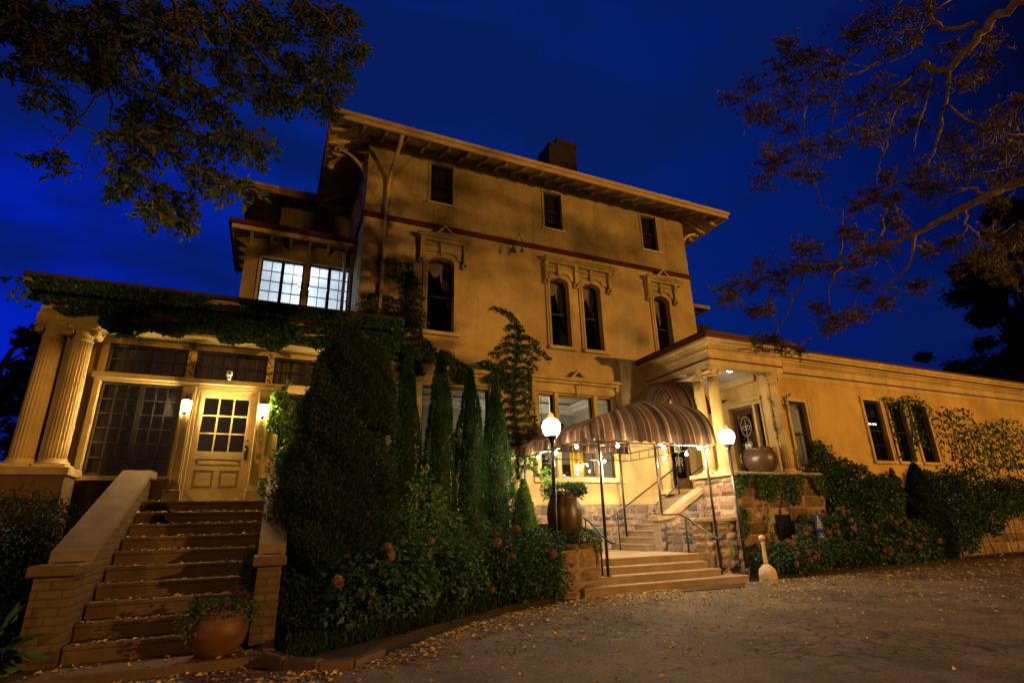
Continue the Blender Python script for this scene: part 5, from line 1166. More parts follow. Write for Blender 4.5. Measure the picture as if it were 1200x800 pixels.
bush('shrub', 'low dark shrub between the lamp post and the landing wall', 'shrub', (5.6, 11.3, .05), [(5.5, 11.3, .8, .5, .4, .55)], MT['leaf_hyd'], .07, .04, 800, None, 0)
# low ground cover at the front of the bed
n = 6000; x_ = rng.uniform(.35, 5.0, n); y_ = 6.75+(x_-.35)*.66+rng.uniform(0, .75, n); k = (x_ > .35)
p_ = np.stack([x_, y_, np.full(n, .08)], 1); leaves_o = leaves('ground_cover', p_, unit(rng.normal(size=(n, 3))*.5+np.array([0, 0, 1.])), unit(rng.normal(size=(n, 3))), rng.uniform(.08, .22, n), .018, MT['leaf_hedge']); leaves_o['kind'] = 'stuff'
# right side planting
RG = 'bushes along the right wing'
bush('hydrangea', 'low hydrangea full of coral pink heads beside the beige cigarette receptacle', 'hydrangea', (11.8, 10.1, .05), [(11.85, 10.2, .42, .68, .34, .40), (11.35, 10.25, .40, .4, .3, .34), (12.3, 10.15, .35, .42, .3, .33)], MT['leaf_hyd'], .095, .058, 900, RG, 17)
bush('hydrangea', 'large hydrangea behind the blue parking sign with dusty pink heads', 'hydrangea', (13.9, 10.25, .05), [(13.4, 10.4, .75, .7, .4, .7), (14.3, 10.35, .85, .7, .45, .72), (15.0, 10.25, .6, .6, .42, .55)], MT['leaf_hyd'], .095, .058, 800, RG, 22)
bush('hydrangea', 'long hydrangea under the three right windows, dusty heads along its foot', 'hydrangea', (16.6, 10.35, .05), [(16.0, 10.3, .7, .7, .42, .66), (16.9, 10.35, .65, .7, .42, .6), (17.7, 10.4, .5, .5, .4, .5)], MT['leaf_hyd'], .095, .058, 800, RG, 16)
bush('climbing_shrub', 'broad ivy-leaved shrub mounded against the wing right of the portico', 'shrub', (15.2, 10.9, .05), [(14.75, 10.95, 2.45, .65, .40, .85), (15.5, 10.95, 2.2, .7, .42, .9), (16.3, 10.95, 2.0, .8, .42, .8), (17.0, 10.95, 1.8, .7, .42, .75), (17.7, 11.0, 1.9, .5, .36, .75), (14.75, 11.0, 3.2, .26, .22, .32), (15.2, 10.95, 1.3, .9, .4, .8), (16.6, 11, 1.2, .9, .4, .7)], MT['leaf_ivy'], .08, .06, 1000, RG)
arbor('dark narrow evergreen between the leafy shrubs under the middle right window', (18.75, 10.75, .05), 2.75, .60, 16000, MT['leaf_hedge'], prof=slim, leafs=.06)
bush('climbing_shrub', 'rambling leafy shrub under the far right window with shoots rising above it', 'shrub', (20.4, 10.8, .05), [(19.6, 10.9, 1.9, .7, .42, .85), (20.6, 10.9, 1.95, .8, .45, .8), (21.6, 10.8, 2.05, .8, .45, .7), (20.2, 10.7, 1.1, 1.1, .5, .8), (21.9, 10.7, 1.3, .8, .45, .6), (19.3, 10.7, .9, .8, .5, .7)], MT['leaf_ivy'], .085, .065, 900, RG)
bush('climbing_shrub', 'leafy shrub at the right edge beyond the rambling one', 'shrub', (23.9, 10.7, .05), [(23.2, 10.8, 1.9, .9, .45, .6), (24.6, 10.8, 1.9, 1.0, .45, .6), (26, 10.8, 1.8, 1.2, .45, .6)], MT['leaf_ivy'], .09, .07, 700, RG)
# left side
bush('hedge', 'dark clipped yew hedge left of the left staircase', 'hedge', (-2.9, 9, 0), [(-2.75, 8.9, 1.1, .55, .7, .78), (-3.3, 9.3, 1.2, .7, .9, .72), (-2.7, 9.8, 1.15, .5, .6, .75), (-4.0, 9.0, 1.1, .8, .8, .75)], MT['leaf_hedge'], .06, .02, 1500, stems=3)
bush('hosta', 'low broad-leaved plant at the foot of the left brick pier', 'plant', (-2.45, 7.3, .05), [(-2.35, 7.3, .32, .32, .24, .24), (-2.7, 7.2, .26, .38, .25, .2), (-2.75, 7.5, .45, .3, .25, .22)], MT['leaf_hyd'], .24, .11, 160, stems=2)
# ---- plants in pots
bush('potted_plant', 'bushy succulent-leaved plant growing in the jar on the stone pier', 'potted plant', (5.8, 10.42, 1.9), [(5.8, 10.42, 2.03, .38, .36, .13), (6.1, 10.3, 2.03, .18, .18, .12)], MT['leaf_hyd'], .10, .045, 1100, stems=0, droop=-.5)
bush('potted_plant', 'sparse low sprouts in the round jar on the portico ledge', 'potted plant', (12.45, 11.04, 3.14), [(12.45, 11.04, 3.19, .3, .3, .05)], MT['leaf_ivy'], .07, .04, 500, stems=0, droop=-.5)
o = bush('petunia', 'trailing petunias with dark purple blooms in the terracotta pot', 'potted plant', (-.38, 7.36, .52), [(-.38, 7.36, .58, .30, .28, .10), (-.62, 7.22, .50, .12, .14, .18), (-.10, 7.32, .56, .16, .14, .13)], MT['leaf_hyd'], .04, .024, 2200, stems=0)
fm = None
for i in range(16):
    a = rng.uniform(0, 6.28); q = Vector((-.38+.33*math.cos(a), 7.30+.25*math.sin(a), .62+rng.uniform(0, .12)))
    if fm is None:
        mb = MB(); mb.lathe([(.004, 0), (.012, .02), (.032, .035), (.034, .036)], (0, 0, 0), 10); f0 = obj('bloom', mb, MT['petunia'], o); f0.location = q-o.location; fm = f0.data
    else: f1 = bpy.data.objects.new('bloom', fm); C.objects.link(f1); f1.parent = o; f1.location = q-o.location; f1.rotation_euler = (rng.uniform(-1, .2), rng.uniform(-.8, .8), 0)

# ------------------------------------------------------------------ ivy
def ivy(label, fn, n, m='leaf_ivy', size=.07, stems=None, out=(0, -1, 0), thick=.12, name='ivy'):
    """fn(n) -> positions on the wall face; leaves hang outward and down"""
    p = fn(n); n = len(p); o_ = np.array(out, float); base = p.mean(0)
    o = thing(name, label, 'ivy', (float(base[0]), float(base[1]), float(p[:, 2].min())))
    p = p+o_*rng.uniform(.01, thick, n)[:, None]
    dr = unit(np.array([0, 0, -.8])+rng.normal(size=(n, 3))*.5+o_*.25); nr = unit(o_+rng.normal(size=(n, 3))*.45+np.array([0, 0, .3]))
    s_ = rng.uniform(.55, 1.3, n)*size; leaves('foliage', p, dr, nr, s_, s_*.85, MT[m], o)
    if stems: 
        mb = MB()
        for pts, r0, r1 in stems: k = len(pts); mb.tube(pts, [r0+(r1-r0)*i/(k-1) for i in range(k)], 5)
        obj('stem', mb, MT['vine'], o)
    return o
def noise2(x, z, s_, seed):
    return np.array([mnoise.noise(Vector((a*s_+seed, b*s_, seed*.37))) for a, b in zip(x, z)])
def sheet(x0, x1, z0, z1, y, keep, seed=0):
    def fn(n):
        x = rng.uniform(x0, x1, n); z = rng.uniform(z0, z1, n); k = keep(x, z); x, z = x[k], z[k]; return np.stack([x, np.full(len(x), y) if not callable(y) else y(x, z), z], 1)
    return fn
def frond_stems(branches, y):
    return [([(a[0], y-.03, a[1]) for a in b], r0, r1) for b, r0, r1 in branches]
def fronds(branches, y, per_m, spread):
    def fn(n):
        P = []
        for b, r0, r1 in branches:
            for i in range(len(b)-1):
                a, c = np.array(b[i]), np.array(b[i+1]); L_ = np.linalg.norm(c-a); k = max(2, int(L_*per_m)); t = rng.uniform(0, 1, k)[:, None]
                q = a+(c-a)*t; q = q+np.stack([rng.normal(0, spread*.5, k), -np.abs(rng.normal(0, spread, k))], 1); P.append(np.stack([q[:, 0], np.full(k, y), q[:, 1]], 1))
        return np.concatenate(P)
    return fn
# left wing cornice
ivy('thick ivy smothering the cornice of the left wing', sheet(-4.04, 2.22, 4.70, 5.53, lambda x, z: np.where(z > 5.34, 10.64, 10.86), lambda x, z: (noise2(x*.9, z*5.0, 1.3, 3) > -.25) & (z > 4.82+.07*np.sin(x*3.1)+.07*np.sin(x*7.7)+np.where(x < -3.0, .20, 0))), 42000, size=.07, thick=.10)
ivy('ragged ivy tendrils hanging off the left corner of the left wing roof', fronds([([(-4.15, 5.5), (-4.36, 5.45), (-4.42, 5.25)], 0, 0), ([(-4.1, 5.4), (-4.25, 5.2)], 0, 0), ([(-4.0, 5.3), (-4.08, 5.1)], 0, 0)], 10.7, 70, .05), 0, size=.08)
ivy('creeper draping the middle pier of the left wing between its two high windows', fronds([([(-1.6, 4.9), (-1.62, 4.6), (-1.6, 4.3)], 0, 0), ([(-.22, 4.9), (-.24, 4.5), (-.22, 4.15)], 0, 0), ([(-2.45, 4.85), (-2.5, 4.6)], 0, 0)], 11.36, 60, .05), 0, size=.05)
ivy('bright green ivy climbing beside the right lantern of the left door', sheet(-.16, 1.3, 1.6, 4.15, 11.12, lambda x, z: (noise2(x, z, 2.0, 9) > -.28) & (x > .0+.13*np.sin(z*5)+.08*np.sin(z*11)-.1*(z > 3.2))), 9000, 'leaf_light', .075, thick=.28)
bush('shrub', 'small-leaved green shrub at the top right of the left stairs', 'shrub', (.25, 10.6, 1.2), [(.18, 10.5, 2.35, .24, .3, .42), (.2, 9.9, 1.95, .20, .35, .35), (.16, 9.3, 1.75, .18, .35, .30), (.15, 8.8, 1.50, .17, .3, .24)], MT['leaf_ivy'], .045, .03, 1600, stems=0)
# ivy by the first arched window: layered horizontal fronds
br = [([(2.9, 5.5), (2.85, 6.6), (3.0, 7.6), (3.1, 8.4)], .03, .01), ([(2.05, 5.6), (2.0, 6.6), (1.95, 7.3)], .025, .01)]
for z, xa, xb in [(8.62, 2.1, 3.05), (8.35, 2.5, 3.1), (8.12, 2.15, 3.3), (7.9, 2.8, 3.45), (7.68, 2.7, 3.5), (7.45, 1.75, 3.4), (7.2, 1.72, 3.5), (7.0, 1.8, 3.55), (6.8, 1.75, 3.5), (6.6, 1.72, 3.4), (6.4, 1.8, 3.7), (6.2, 1.75, 3.9), (6.0, 1.8, 4.3), (5.8, 1.8, 4.5)]:
    m_x = 2.95; br.append(([(m_x, z-.12), ((m_x+xa)/2, z), (xa, z-.06)], .010, .004)); br.append(([(m_x, z-.12), ((m_x+xb)/2, z-.02), (xb, z-.16)], .010, .004))
ivy('layered ivy sprays reaching up the wall left of the first arched window', fronds([b_ for b_ in br if 1], YM-.02, 110, .085), 0, size=.085, stems=frond_stems(br, YM), thick=.14)
ivy('dense ivy band over the window behind the slim cypresses', sheet(2.3, 6.4, 5.05, 6.05, 13.66, lambda x, z: (noise2(x, z*2, 1.7, 21) > -.05) & (z < 6.1-(x-2.3)*.13+.1*np.sin(x*5)) & (z > 5.15+.1*np.sin(x*4))), 9000, size=.08, thick=.2)
br = [([(6.30, 2.6), (6.28, 3.6), (6.18, 4.6), (6.22, 5.4), (6.34, 6.2), (6.42, 6.8), (6.36, 7.2), (6.15, 7.45), (5.85, 7.55), (5.62, 7.58)], .035, .008)]
for z, xa, xb, dz in [(7.05, 6.0, 6.6, .1), (6.75, 5.95, 7.05, .15), (6.45, 5.55, 7.45, .30), (6.25, 5.7, 7.0, .2), (6.0, 5.75, 6.9, .2), (5.75, 5.6, 6.75, .15), (5.5, 5.4, 6.7, .1), (5.25, 5.5, 6.72, .1), (5.0, 5.65, 6.7, .15), (4.75, 5.6, 6.75, .2), (4.5, 5.7, 6.8, .2), (4.25, 5.75, 6.85, .2), (4.0, 5.8, 6.9, .3), (3.75, 5.8, 6.8, .2), (3.5, 5.85, 6.9, .25), (3.2, 5.9, 6.8, .2), (2.9, 5.9, 6.9, .2)]:
    br.append(([(6.3, z), ((6.3+xa)/2, z+.06), (xa, z-dz)], .012, .004)); br.append(([(6.3, z), ((6.3+xb)/2, z+.07), (xb, z-dz)], .012, .004))
ivy('tree-shaped ivy climbing the wall left of the ground floor triple window', fronds(br, YM-.03, 95, .06), 0, size=.085, stems=frond_stems(br, YM), thick=.12)
ivy('light green creeper low on the wall behind the left lamp post', sheet(5.2, 7.1, 2.0, 3.5, 13.3, lambda x, z: (noise2(x, z, 2.2, 31) > .02) & (z < 3.4-(x-5.2)*.35)), 2600, 'leaf_light', .08, thick=.3)
ivy('ivy trailing along the stone under the portico ledge', sheet(11.05, 14.3, 1.55, 2.50, 10.68, lambda x, z: (z > 2.02+.22*np.sin(x*2.3+1)+.16*np.sin(x*6.1)+noise2(x, z, 2.5, 41)*.5)), 6500, size=.06, thick=.08)
ivy('ivy cord climbing the stone corner behind the right lamp post', sheet(10.98, 11.5, .2, 2.4, 10.70, lambda x, z: (x < 11.16+.10*np.sin(z*6)+.08*np.sin(z*13))), 3200, size=.055, thick=.08)
ivy('thin ivy strand hanging beside the basement grille', fronds([([(11.85, 1.9), (11.88, 1.3), (11.9, .7)], 0, 0), ([(12.6, 2.0), (12.62, 1.5)], 0, 0)], 10.66, 130, .04), 0, size=.05)
ivy('thin ivy winding up the pilaster behind the right portico column', fronds([([(13.42, 2.6), (13.45, 3.4), (13.36, 4.0), (13.44, 4.6), (13.3, 4.85)], 0, 0), ([(13.9, 4.6), (14.1, 4.75), (14.3, 4.7), (14.4, 4.5)], 0, 0), ([(13.9, 4.7), (14.15, 4.95), (14.3, 4.95)], 0, 0)], 11.22, 70, .05), 0, size=.06)
br = [([(19.65, 3.0), (20.2, 4.0), (20.35, 4.9), (20.3, 5.25)], .02, .008), ([(19.05, 3.2), (19.1, 4.4), (19.3, 5.2)], .015, .006)]
for z, xa, xb in [(5.35, 19.7, 21.0), (5.2, 19.4, 21.6), (5.05, 19.6, 21.5), (4.8, 19.9, 20.9), (4.4, 20.0, 20.6), (4.1, 19.9, 20.5), (3.8, 19.8, 20.7)]: br.append(([(20.3, z), (xa, z-.2)], .01, .004)); br.append(([(20.3, z), ((20.3+xb)/2, z+.02), (xb, z-.25)], .01, .004))
for z, xa, xb in [(5.25, 18.9, 19.6), (5.05, 19.0, 19.5)]: br.append(([(19.3, z), (xa, z-.05)], .01, .004)); br.append(([(19.3, z), (xb, z-.15)], .01, .004))
ivy('ivy sprays fanning out over the heads of the three right windows', fronds(br, 11.3, 34, .06), 0, size=.09, stems=frond_stems(br, 11.36))
br = []
for x0, h_ in ((22.3, 4.9), (23.9, 4.5), (25.6, 4.8), (27.6, 4.6)):
    br.append(([(x0, 2.6), (x0+.05, 3.6), (x0-.1, h_)], .02, .008))
    for z in np.arange(3.0, h_, .27): br.append(([(x0, z), (x0-.45, z+.15), (x0-.8, z-.12)], .008, .003)); br.append(([(x0, z), (x0+.55, z+.12), (x0+1.1, z-.2)], .008, .003))
ivy('tall arching leafy shoots against the wing wall at the far right', fronds(br, 11.1, 30, .05), 0, size=.10, stems=frond_stems(br, 11.15), thick=.3)

# ------------------------------------------------------------------ trees
import json
TR = json.loads('''{"pine":[[[[9.77,2.08,8.89],[9.81,2.32,8.82],[9.72,2.71,8.8],[9.78,3.1,8.62],[9.76,3.4,8.47],[9.6,3.57,8.52],[9.53,3.63,8.75]],0.085,0.05],[[[9.65,2.85,8.83],[9.41,3.15,8.94],[9.26,3.24,9.18],[9.26,3.21,9.59],[9.2,3.15,9.8]],0.04,0.03],[[[9.27,3.27,9.1],[9.07,3.67,8.89],[8.69,4.24,8.75],[8.23,4.73,8.92],[7.74,5.27,8.98],[7.33,5.7,8.97]],0.035,0.008],[[[9.55,3.63,8.73],[9.21,4.05,8.32],[8.74,4.63,7.96],[8.21,5.15,7.81],[7.83,5.7,7.41]],0.034,0.008],[[[9.6,3.58,8.48],[9.48,3.92,7.73],[9.33,4.08,7.16]],0.022,0.008],[[[9.73,3.42,8.43],[9.76,3.6,7.93],[9.56,3.86,7.16],[9.43,4.05,6.81],[9.11,4.48,6.66],[8.78,4.93,6.49]],0.034,0.008],[[[9.76,3.61,7.9],[9.91,3.46,7.5],[10.22,3.31,7.21],[10.57,3.07,7.13]],0.026,0.012],[[[9.44,3.88,8.5],[9.13,4.19,7.74],[8.93,4.43,7.02],[8.94,4.55,6.7]],0.022,0.007],[[[9.49,3.7,8.62],[9.43,3.96,8.62],[8.88,4.6,8.48],[8.13,5.37,8.25],[7.78,5.46,8.73]],0.028,0.007],[[[10.05,2.72,6.22],[9.87,3.09,6.07],[9.61,3.46,6.0],[9.48,3.92,5.88],[9.3,4.38,5.77],[9.08,4.85,5.72],[8.76,5.36,5.65],[8.46,5.85,5.65],[8.12,6.35,5.64],[7.69,6.94,5.5]],0.085,0.01],[[[9.3,4.38,5.77],[9.29,4.57,5.28],[9.09,4.88,4.98],[9.1,5.12,4.67],[8.8,5.4,4.57]],0.03,0.008],[[[8.76,5.36,5.65],[8.66,5.57,5.21],[8.72,5.72,4.76],[8.82,5.77,4.5]],0.024,0.007],[[[8.5,5.84,5.61],[8.31,6.17,4.96],[8.14,6.42,4.51],[7.94,6.66,4.39]],0.022,0.007],[[[8.14,6.4,4.55],[8.5,6.34,4.28]],0.014,0.007],[[[9.08,4.85,5.72],[8.99,4.6,6.17],[9.24,4.39,6.45]],0.022,0.007],[[[9.09,4.88,4.98],[9.41,4.69,4.83],[9.53,4.52,4.82]],0.016,0.007],[[[9.61,3.46,6.0],[9.35,3.54,6.11],[9.42,3.45,6.27],[9.82,3.12,6.35]],0.03,0.01],[[[9.58,3.75,5.89],[9.64,3.81,5.65],[9.81,3.73,5.36],[10.08,3.56,5.18]],0.022,0.01],[[[8.76,5.36,5.65],[8.74,5.07,6.47],[8.42,5.27,6.61]],0.02,0.006],[[[8.97,3.41,9.69],[8.99,3.68,9.58],[8.63,4.09,9.54],[8.44,4.31,9.49]],0.025,0.008],[[[9.74,3.07,9.67],[9.56,3.43,9.56],[9.62,3.79,9.14],[9.08,4.2,9.01],[8.05,4.9,9.6]],0.02,0.007]],"tufts":[[6.98,5.47,8.65,0.164],[7.52,5.46,9.12,0.17],[6.97,5.17,8.06,0.141],[7.8,5.48,8.5,0.118],[7.41,4.55,9.19,0.125],[7.58,4.64,9.04,0.158],[7.72,5.04,9.28,0.149],[7.74,4.5,8.98,0.157],[7.98,4.44,9.12,0.142],[7.03,4.94,8.04,0.123],[7.84,4.97,8.94,0.18],[8.04,4.54,8.73,0.158],[8.07,4.27,8.49,0.168],[8.54,4.08,9.66,0.24],[8.3,3.68,9.27,0.188],[8.37,3.93,9.12,0.169],[7.87,4.09,8.62,0.12],[8.12,4.45,8.24,0.201],[7.7,4.6,8.07,0.168],[7.52,4.76,8.29,0.14],[7.93,5.23,8.13,0.148],[7.42,5.21,7.52,0.157],[7.56,5.47,7.36,0.161],[7.89,5.9,7.45,0.136],[8.1,5.55,7.77,0.134],[8.17,5.15,7.7,0.195],[8.19,4.95,7.46,0.158],[7.95,4.97,6.92,0.138],[7.64,5.06,6.96,0.123],[8.78,4.96,7.79,0.115],[8.6,4.44,7.67,0.201],[8.39,4.17,7.21,0.132],[8.92,4.19,7.96,0.185],[8.79,4.42,8.3,0.175],[9.11,4.18,7.54,0.153],[9.64,4.05,7.88,0.125],[8.54,3.29,8.57,0.142],[8.82,3.77,8.79,0.152],[8.83,3.42,9.32,0.165],[8.65,3.06,8.93,0.142],[8.78,3.75,9.36,0.17],[9.83,3.33,8.87,0.137],[9.86,3.14,8.12,0.161],[9.37,3.15,7.85,0.128],[10.21,2.94,8.83,0.12],[9.82,2.95,8.3,0.101],[8.77,4.02,8.24,0.153],[9.51,3.73,8.24,0.138],[8.67,3.73,7.71,0.13],[8.98,5.04,6.61,0.16],[9.0,4.82,6.57,0.172],[9.24,4.7,6.73,0.141],[8.8,4.3,6.28,0.132],[9.33,4.54,6.97,0.125],[9.06,3.9,6.6,0.187],[9.09,3.77,6.36,0.169],[10.03,3.89,7.13,0.199],[10.21,3.69,7.22,0.227],[10.02,3.8,7.44,0.184],[9.95,3.42,6.77,0.187],[9.86,3.15,6.72,0.181],[9.59,2.92,6.71,0.174],[10.08,3.3,7.47,0.176],[10.37,3.11,7.55,0.19],[10.58,3.03,7.73,0.133],[9.72,3.18,7.04,0.14],[9.22,3.94,6.25,0.143],[9.52,4.21,6.67,0.136],[10.18,3.78,6.83,0.166],[10.65,3.66,6.69,0.151],[9.83,3.16,6.23,0.136],[10.29,3.13,6.66,0.169],[10.64,3.73,6.26,0.105],[7.23,6.53,5.3,0.179],[7.52,6.46,5.45,0.165],[6.95,6.31,4.99,0.125],[7.8,6.24,5.72,0.165],[7.97,6.55,5.52,0.152],[8.16,6.18,5.66,0.199],[8.44,6.0,5.72,0.165],[8.38,5.63,5.89,0.209],[7.9,5.44,5.83,0.154],[8.2,6.17,5.39,0.165],[8.07,5.42,5.38,0.153],[8.84,5.61,5.61,0.178],[8.37,4.93,5.29,0.118],[9.28,5.11,5.81,0.143],[8.47,4.83,5.67,0.134],[8.56,4.99,5.94,0.122],[8.74,5.08,5.09,0.151],[9.12,5.51,4.74,0.126],[8.4,5.49,4.39,0.135],[8.54,5.64,4.54,0.108],[8.41,5.17,4.42,0.117],[8.97,4.96,4.67,0.118],[8.38,5.71,4.8,0.109],[7.53,6.0,4.79,0.108],[7.76,6.51,5.01,0.115],[7.71,6.47,4.3,0.128],[8.26,6.5,4.33,0.131],[8.45,6.26,4.25,0.113],[7.88,6.35,4.41,0.096],[9.47,4.8,6.3,0.142],[9.24,4.88,5.68,0.139],[9.57,4.67,6.16,0.14],[9.34,4.62,4.91,0.103],[9.63,4.43,5.53,0.075],[9.45,4.02,5.44,0.057],[10.69,4.0,5.95,0.198],[9.7,3.97,5.15,0.183],[9.89,3.87,4.98,0.196],[9.81,3.61,4.93,0.149],[10.08,3.52,5.31,0.179],[10.55,3.93,5.46,0.192],[10.3,4.06,5.47,0.178],[9.96,3.37,5.36,0.135],[10.25,3.78,4.85,0.112]],"dec":[[[[-1.79,6.04,7.84],[-1.81,6.29,7.82],[-1.72,6.72,7.8],[-1.64,7.13,7.53],[-1.57,7.59,7.14],[-1.74,7.8,7.09],[-1.92,7.99,7.13]],0.04,0.01],[[[-2.6,6.24,7.67],[-2.62,6.51,7.58],[-2.56,6.76,7.47],[-2.37,6.98,7.26],[-2.09,7.16,7.07],[-1.79,7.37,6.78],[-1.48,7.53,6.58],[-1.23,7.73,6.37],[-0.97,7.86,6.32]],0.045,0.008],[[[-1.38,6.18,8.22],[-1.3,6.31,8.08],[-1.14,6.53,7.91],[-0.75,6.73,7.84],[-0.16,6.85,7.73],[0.22,7.01,7.49]],0.035,0.007],[[[-0.45,6.09,8.58],[-0.27,6.18,8.43],[0.09,6.31,8.28],[0.45,6.42,8.15]],0.03,0.007],[[[-3.26,6.22,7.27],[-3.23,6.35,7.2],[-3.16,6.75,6.96],[-3.06,6.94,6.65]],0.03,0.007],[[[-2.37,6.98,7.26],[-2.56,7.15,7.04],[-2.77,7.49,6.7],[-3.04,7.81,6.47],[-3.21,8.05,6.35],[-3.41,8.13,6.37]],0.018,0.005],[[[-2.51,7.17,6.92],[-2.46,7.45,6.42],[-2.72,7.74,6.27],[-2.83,8.01,5.98]],0.014,0.004],[[[-1.57,7.59,7.14],[-1.23,7.63,6.95],[-0.73,7.65,6.9]],0.015,0.005],[[[-2.09,7.16,7.07],[-2.29,7.54,6.6],[-2.26,7.81,6.15],[-1.95,7.86,5.96],[-1.44,7.9,5.55]],0.018,0.005],[[[-1.21,6.44,7.94],[-1.09,6.94,7.4],[-0.72,7.05,7.26],[-0.59,7.17,6.79]],0.014,0.004],[[[-3.04,7.81,6.47],[-3.23,7.88,6.51],[-3.33,7.87,6.65]],0.008,0.003],[[[-3.21,8.05,6.35],[-3.49,8.14,6.43]],0.007,0.003],[[[-2.72,7.74,6.27],[-2.5,7.73,6.03],[-2.42,7.71,6.01]],0.008,0.003],[[[-2.77,7.49,6.7],[-3.1,7.53,6.98],[-3.12,7.61,6.79]],0.008,0.003],[[[-2.83,8.01,5.98],[-2.92,8.07,5.94]],0.006,0.003],[[[-2.81,6.71,7.59],[-2.76,6.87,7.4],[-2.68,6.88,7.29]],0.012,0.004],[[[-2.65,7.25,6.89],[-2.99,7.37,6.97],[-2.91,7.59,6.59]],0.01,0.003]],"clumps":[[-3.36,6.62,7.15,0.252],[-3.15,6.71,7.11,0.221],[-3.12,7.05,7.85,0.279],[-2.59,6.52,7.25,0.224],[-3.21,7.05,7.04,0.191],[-3.16,7.27,6.82,0.195],[-2.8,6.71,6.87,0.223],[-2.58,6.62,6.78,0.222],[-2.44,6.82,6.93,0.232],[-2.47,6.91,7.89,0.245],[-2.34,6.93,7.54,0.243],[-2.1,6.54,7.5,0.195],[-1.97,6.85,7.45,0.244],[-1.86,7.08,7.46,0.211],[-1.85,6.99,7.0,0.245],[-2.03,7.24,6.85,0.207],[-1.83,7.55,6.91,0.218],[-1.61,7.38,6.58,0.255],[-1.82,7.2,6.23,0.243],[-2.11,7.02,6.1,0.233],[-2.18,7.22,5.95,0.197],[-1.96,7.45,5.79,0.203],[-1.78,7.81,5.87,0.258],[-1.51,7.78,5.62,0.172],[-1.72,7.4,5.39,0.161],[-2.33,7.81,5.93,0.126],[-1.39,7.34,6.07,0.251],[-1.1,7.55,6.08,0.218],[-0.85,7.09,5.79,0.165],[-1.46,6.49,7.62,0.242],[-1.29,6.48,7.95,0.248],[-1.41,7.14,7.92,0.222],[-1.18,6.9,8.06,0.307],[-0.96,6.89,8.56,0.317],[-0.81,6.87,8.01,0.311],[-0.56,6.79,7.57,0.219],[-1.02,6.94,7.43,0.216],[-0.78,7.03,7.38,0.221],[-0.51,7.22,7.53,0.184],[-0.34,6.73,7.83,0.267],[-0.5,6.9,8.59,0.324],[-0.13,6.61,8.63,0.275],[0.15,6.77,8.68,0.237],[0.42,6.52,8.23,0.183],[0.16,6.86,8.04,0.186],[-0.09,6.77,7.4,0.222],[0.13,6.92,7.39,0.137],[0.18,6.6,7.52,0.133],[-0.96,6.9,6.37,0.206],[-0.72,6.86,6.31,0.124],[-1.38,7.21,7.16,0.13],[-1.22,7.17,6.55,0.127],[-1.21,7.38,7.2,0.134],[-0.36,6.73,8.9,0.232],[0.14,6.35,8.76,0.181],[-3.15,7.77,6.09,0.08],[-1.8,6.76,8.25,0.211],[-3.62,7.08,7.39,0.114],[-3.47,6.89,6.73,0.091],[-3.3,6.5,7.33,0.215],[-3.06,6.49,7.4,0.182],[-2.5,6.5,7.63,0.191],[-2.18,7.26,6.66,0.123],[-2.47,6.64,6.98,0.151],[-2.69,6.49,7.03,0.146],[-2.2,6.97,8.3,0.17],[-0.03,6.42,7.77,0.174],[-0.73,6.59,8.33,0.263],[-1.52,7.0,7.19,0.105],[-3.67,6.89,7.51,0.186]],"far_right":[[41.93,13.86,19.32,1.63],[42.48,15.23,17.68,1.63],[43.02,15.41,15.4,1.9],[40.27,16.07,15.83,1.2],[39.36,16.52,16.0,0.76],[41.04,16.18,14.21,1.36],[43.61,16.56,12.93,1.63],[41.45,16.56,10.94,1.36],[41.36,16.83,13.21,0.87],[43.44,16.95,9.55,1.63],[40.92,16.97,9.34,0.98],[39.83,17.99,9.51,0.54],[45.07,14.27,17.08,2.72],[45.81,15.61,11.7,3.26]],"far_left":[[-10.96,30.83,9.64,0.75],[-10.9,31.18,10.4,0.5],[-11.01,31.27,8.5,0.83],[-12.44,33.85,8.38,0.75],[-11.89,32.29,7.44,1.04],[-11.06,31.96,7.01,1.04],[-12.72,35.14,6.23,1.46],[-10.84,33.28,5.61,1.04],[-11.54,33.74,4.43,1.25],[-13.44,32.98,7.07,2.08]]}''')
def limbs(o, lst, m, extra=None):
    mb = MB()
    for pts, r0, r1 in lst:
        P = [Vector(p) for p in pts]; Q = []
        for i in range(len(P)-1):
            for k in range(4):
                q = P[i].lerp(P[i+1], k/4); 
                if k: q += Vector(rng.normal(size=3))*.022
                Q.append(q)
        Q.append(P[-1]); n = len(Q); mb.tube(Q, [r0+(r1-r0)*(i/(n-1))**.7 for i in range(n)], 7)
    if extra: extra(mb)
    obj('branch', mb, m, o)
# pine
o = thing('pine_tree', 'pine with bare crooked limbs and brown needle tufts reaching in from the upper right', 'tree', (12.2, -6.2, 0))
mb = MB(); mb.tube([(12.2, -6.2, 0), (12.2, -6.1, 4), (12.1, -6.0, 8), (12.0, -5.9, 12), (12.0, -5.8, 16)], [.36, .30, .25, .19, .08], 14); obj('trunk', mb, MT['pinebark'], o)
xl = [([[12, -6, 6.2], [14, -5, 7.2], [16.5, -4.2, 7.6], [18.5, -3.8, 7.4]], .10, .02), ([[12, -6, 8.2], [14.5, -5.6, 9.4], [17, -5, 9.8], [19, -4.5, 9.6]], .10, .02), ([[12, -6, 7.2], [13.5, -3.8, 8.2], [15, -2.5, 8.6], [16.5, -1.8, 8.4]], .08, .02), ([[12, -6, 9.5], [13, -4.4, 10.6], [14.5, -3.2, 10.9]], .08, .02)]
TR['pine'] += xl
for b_ in xl:
    for p_ in range(1, len(b_[0])):
        for _ in range(5): q_ = np.array(b_[0][p_-1])+(np.array(b_[0][p_])-np.array(b_[0][p_-1]))*rng.uniform(.2, 1)+rng.normal(size=3)*.45; TR['tufts'].append([*map(float, q_), float(rng.uniform(.22, .40))])
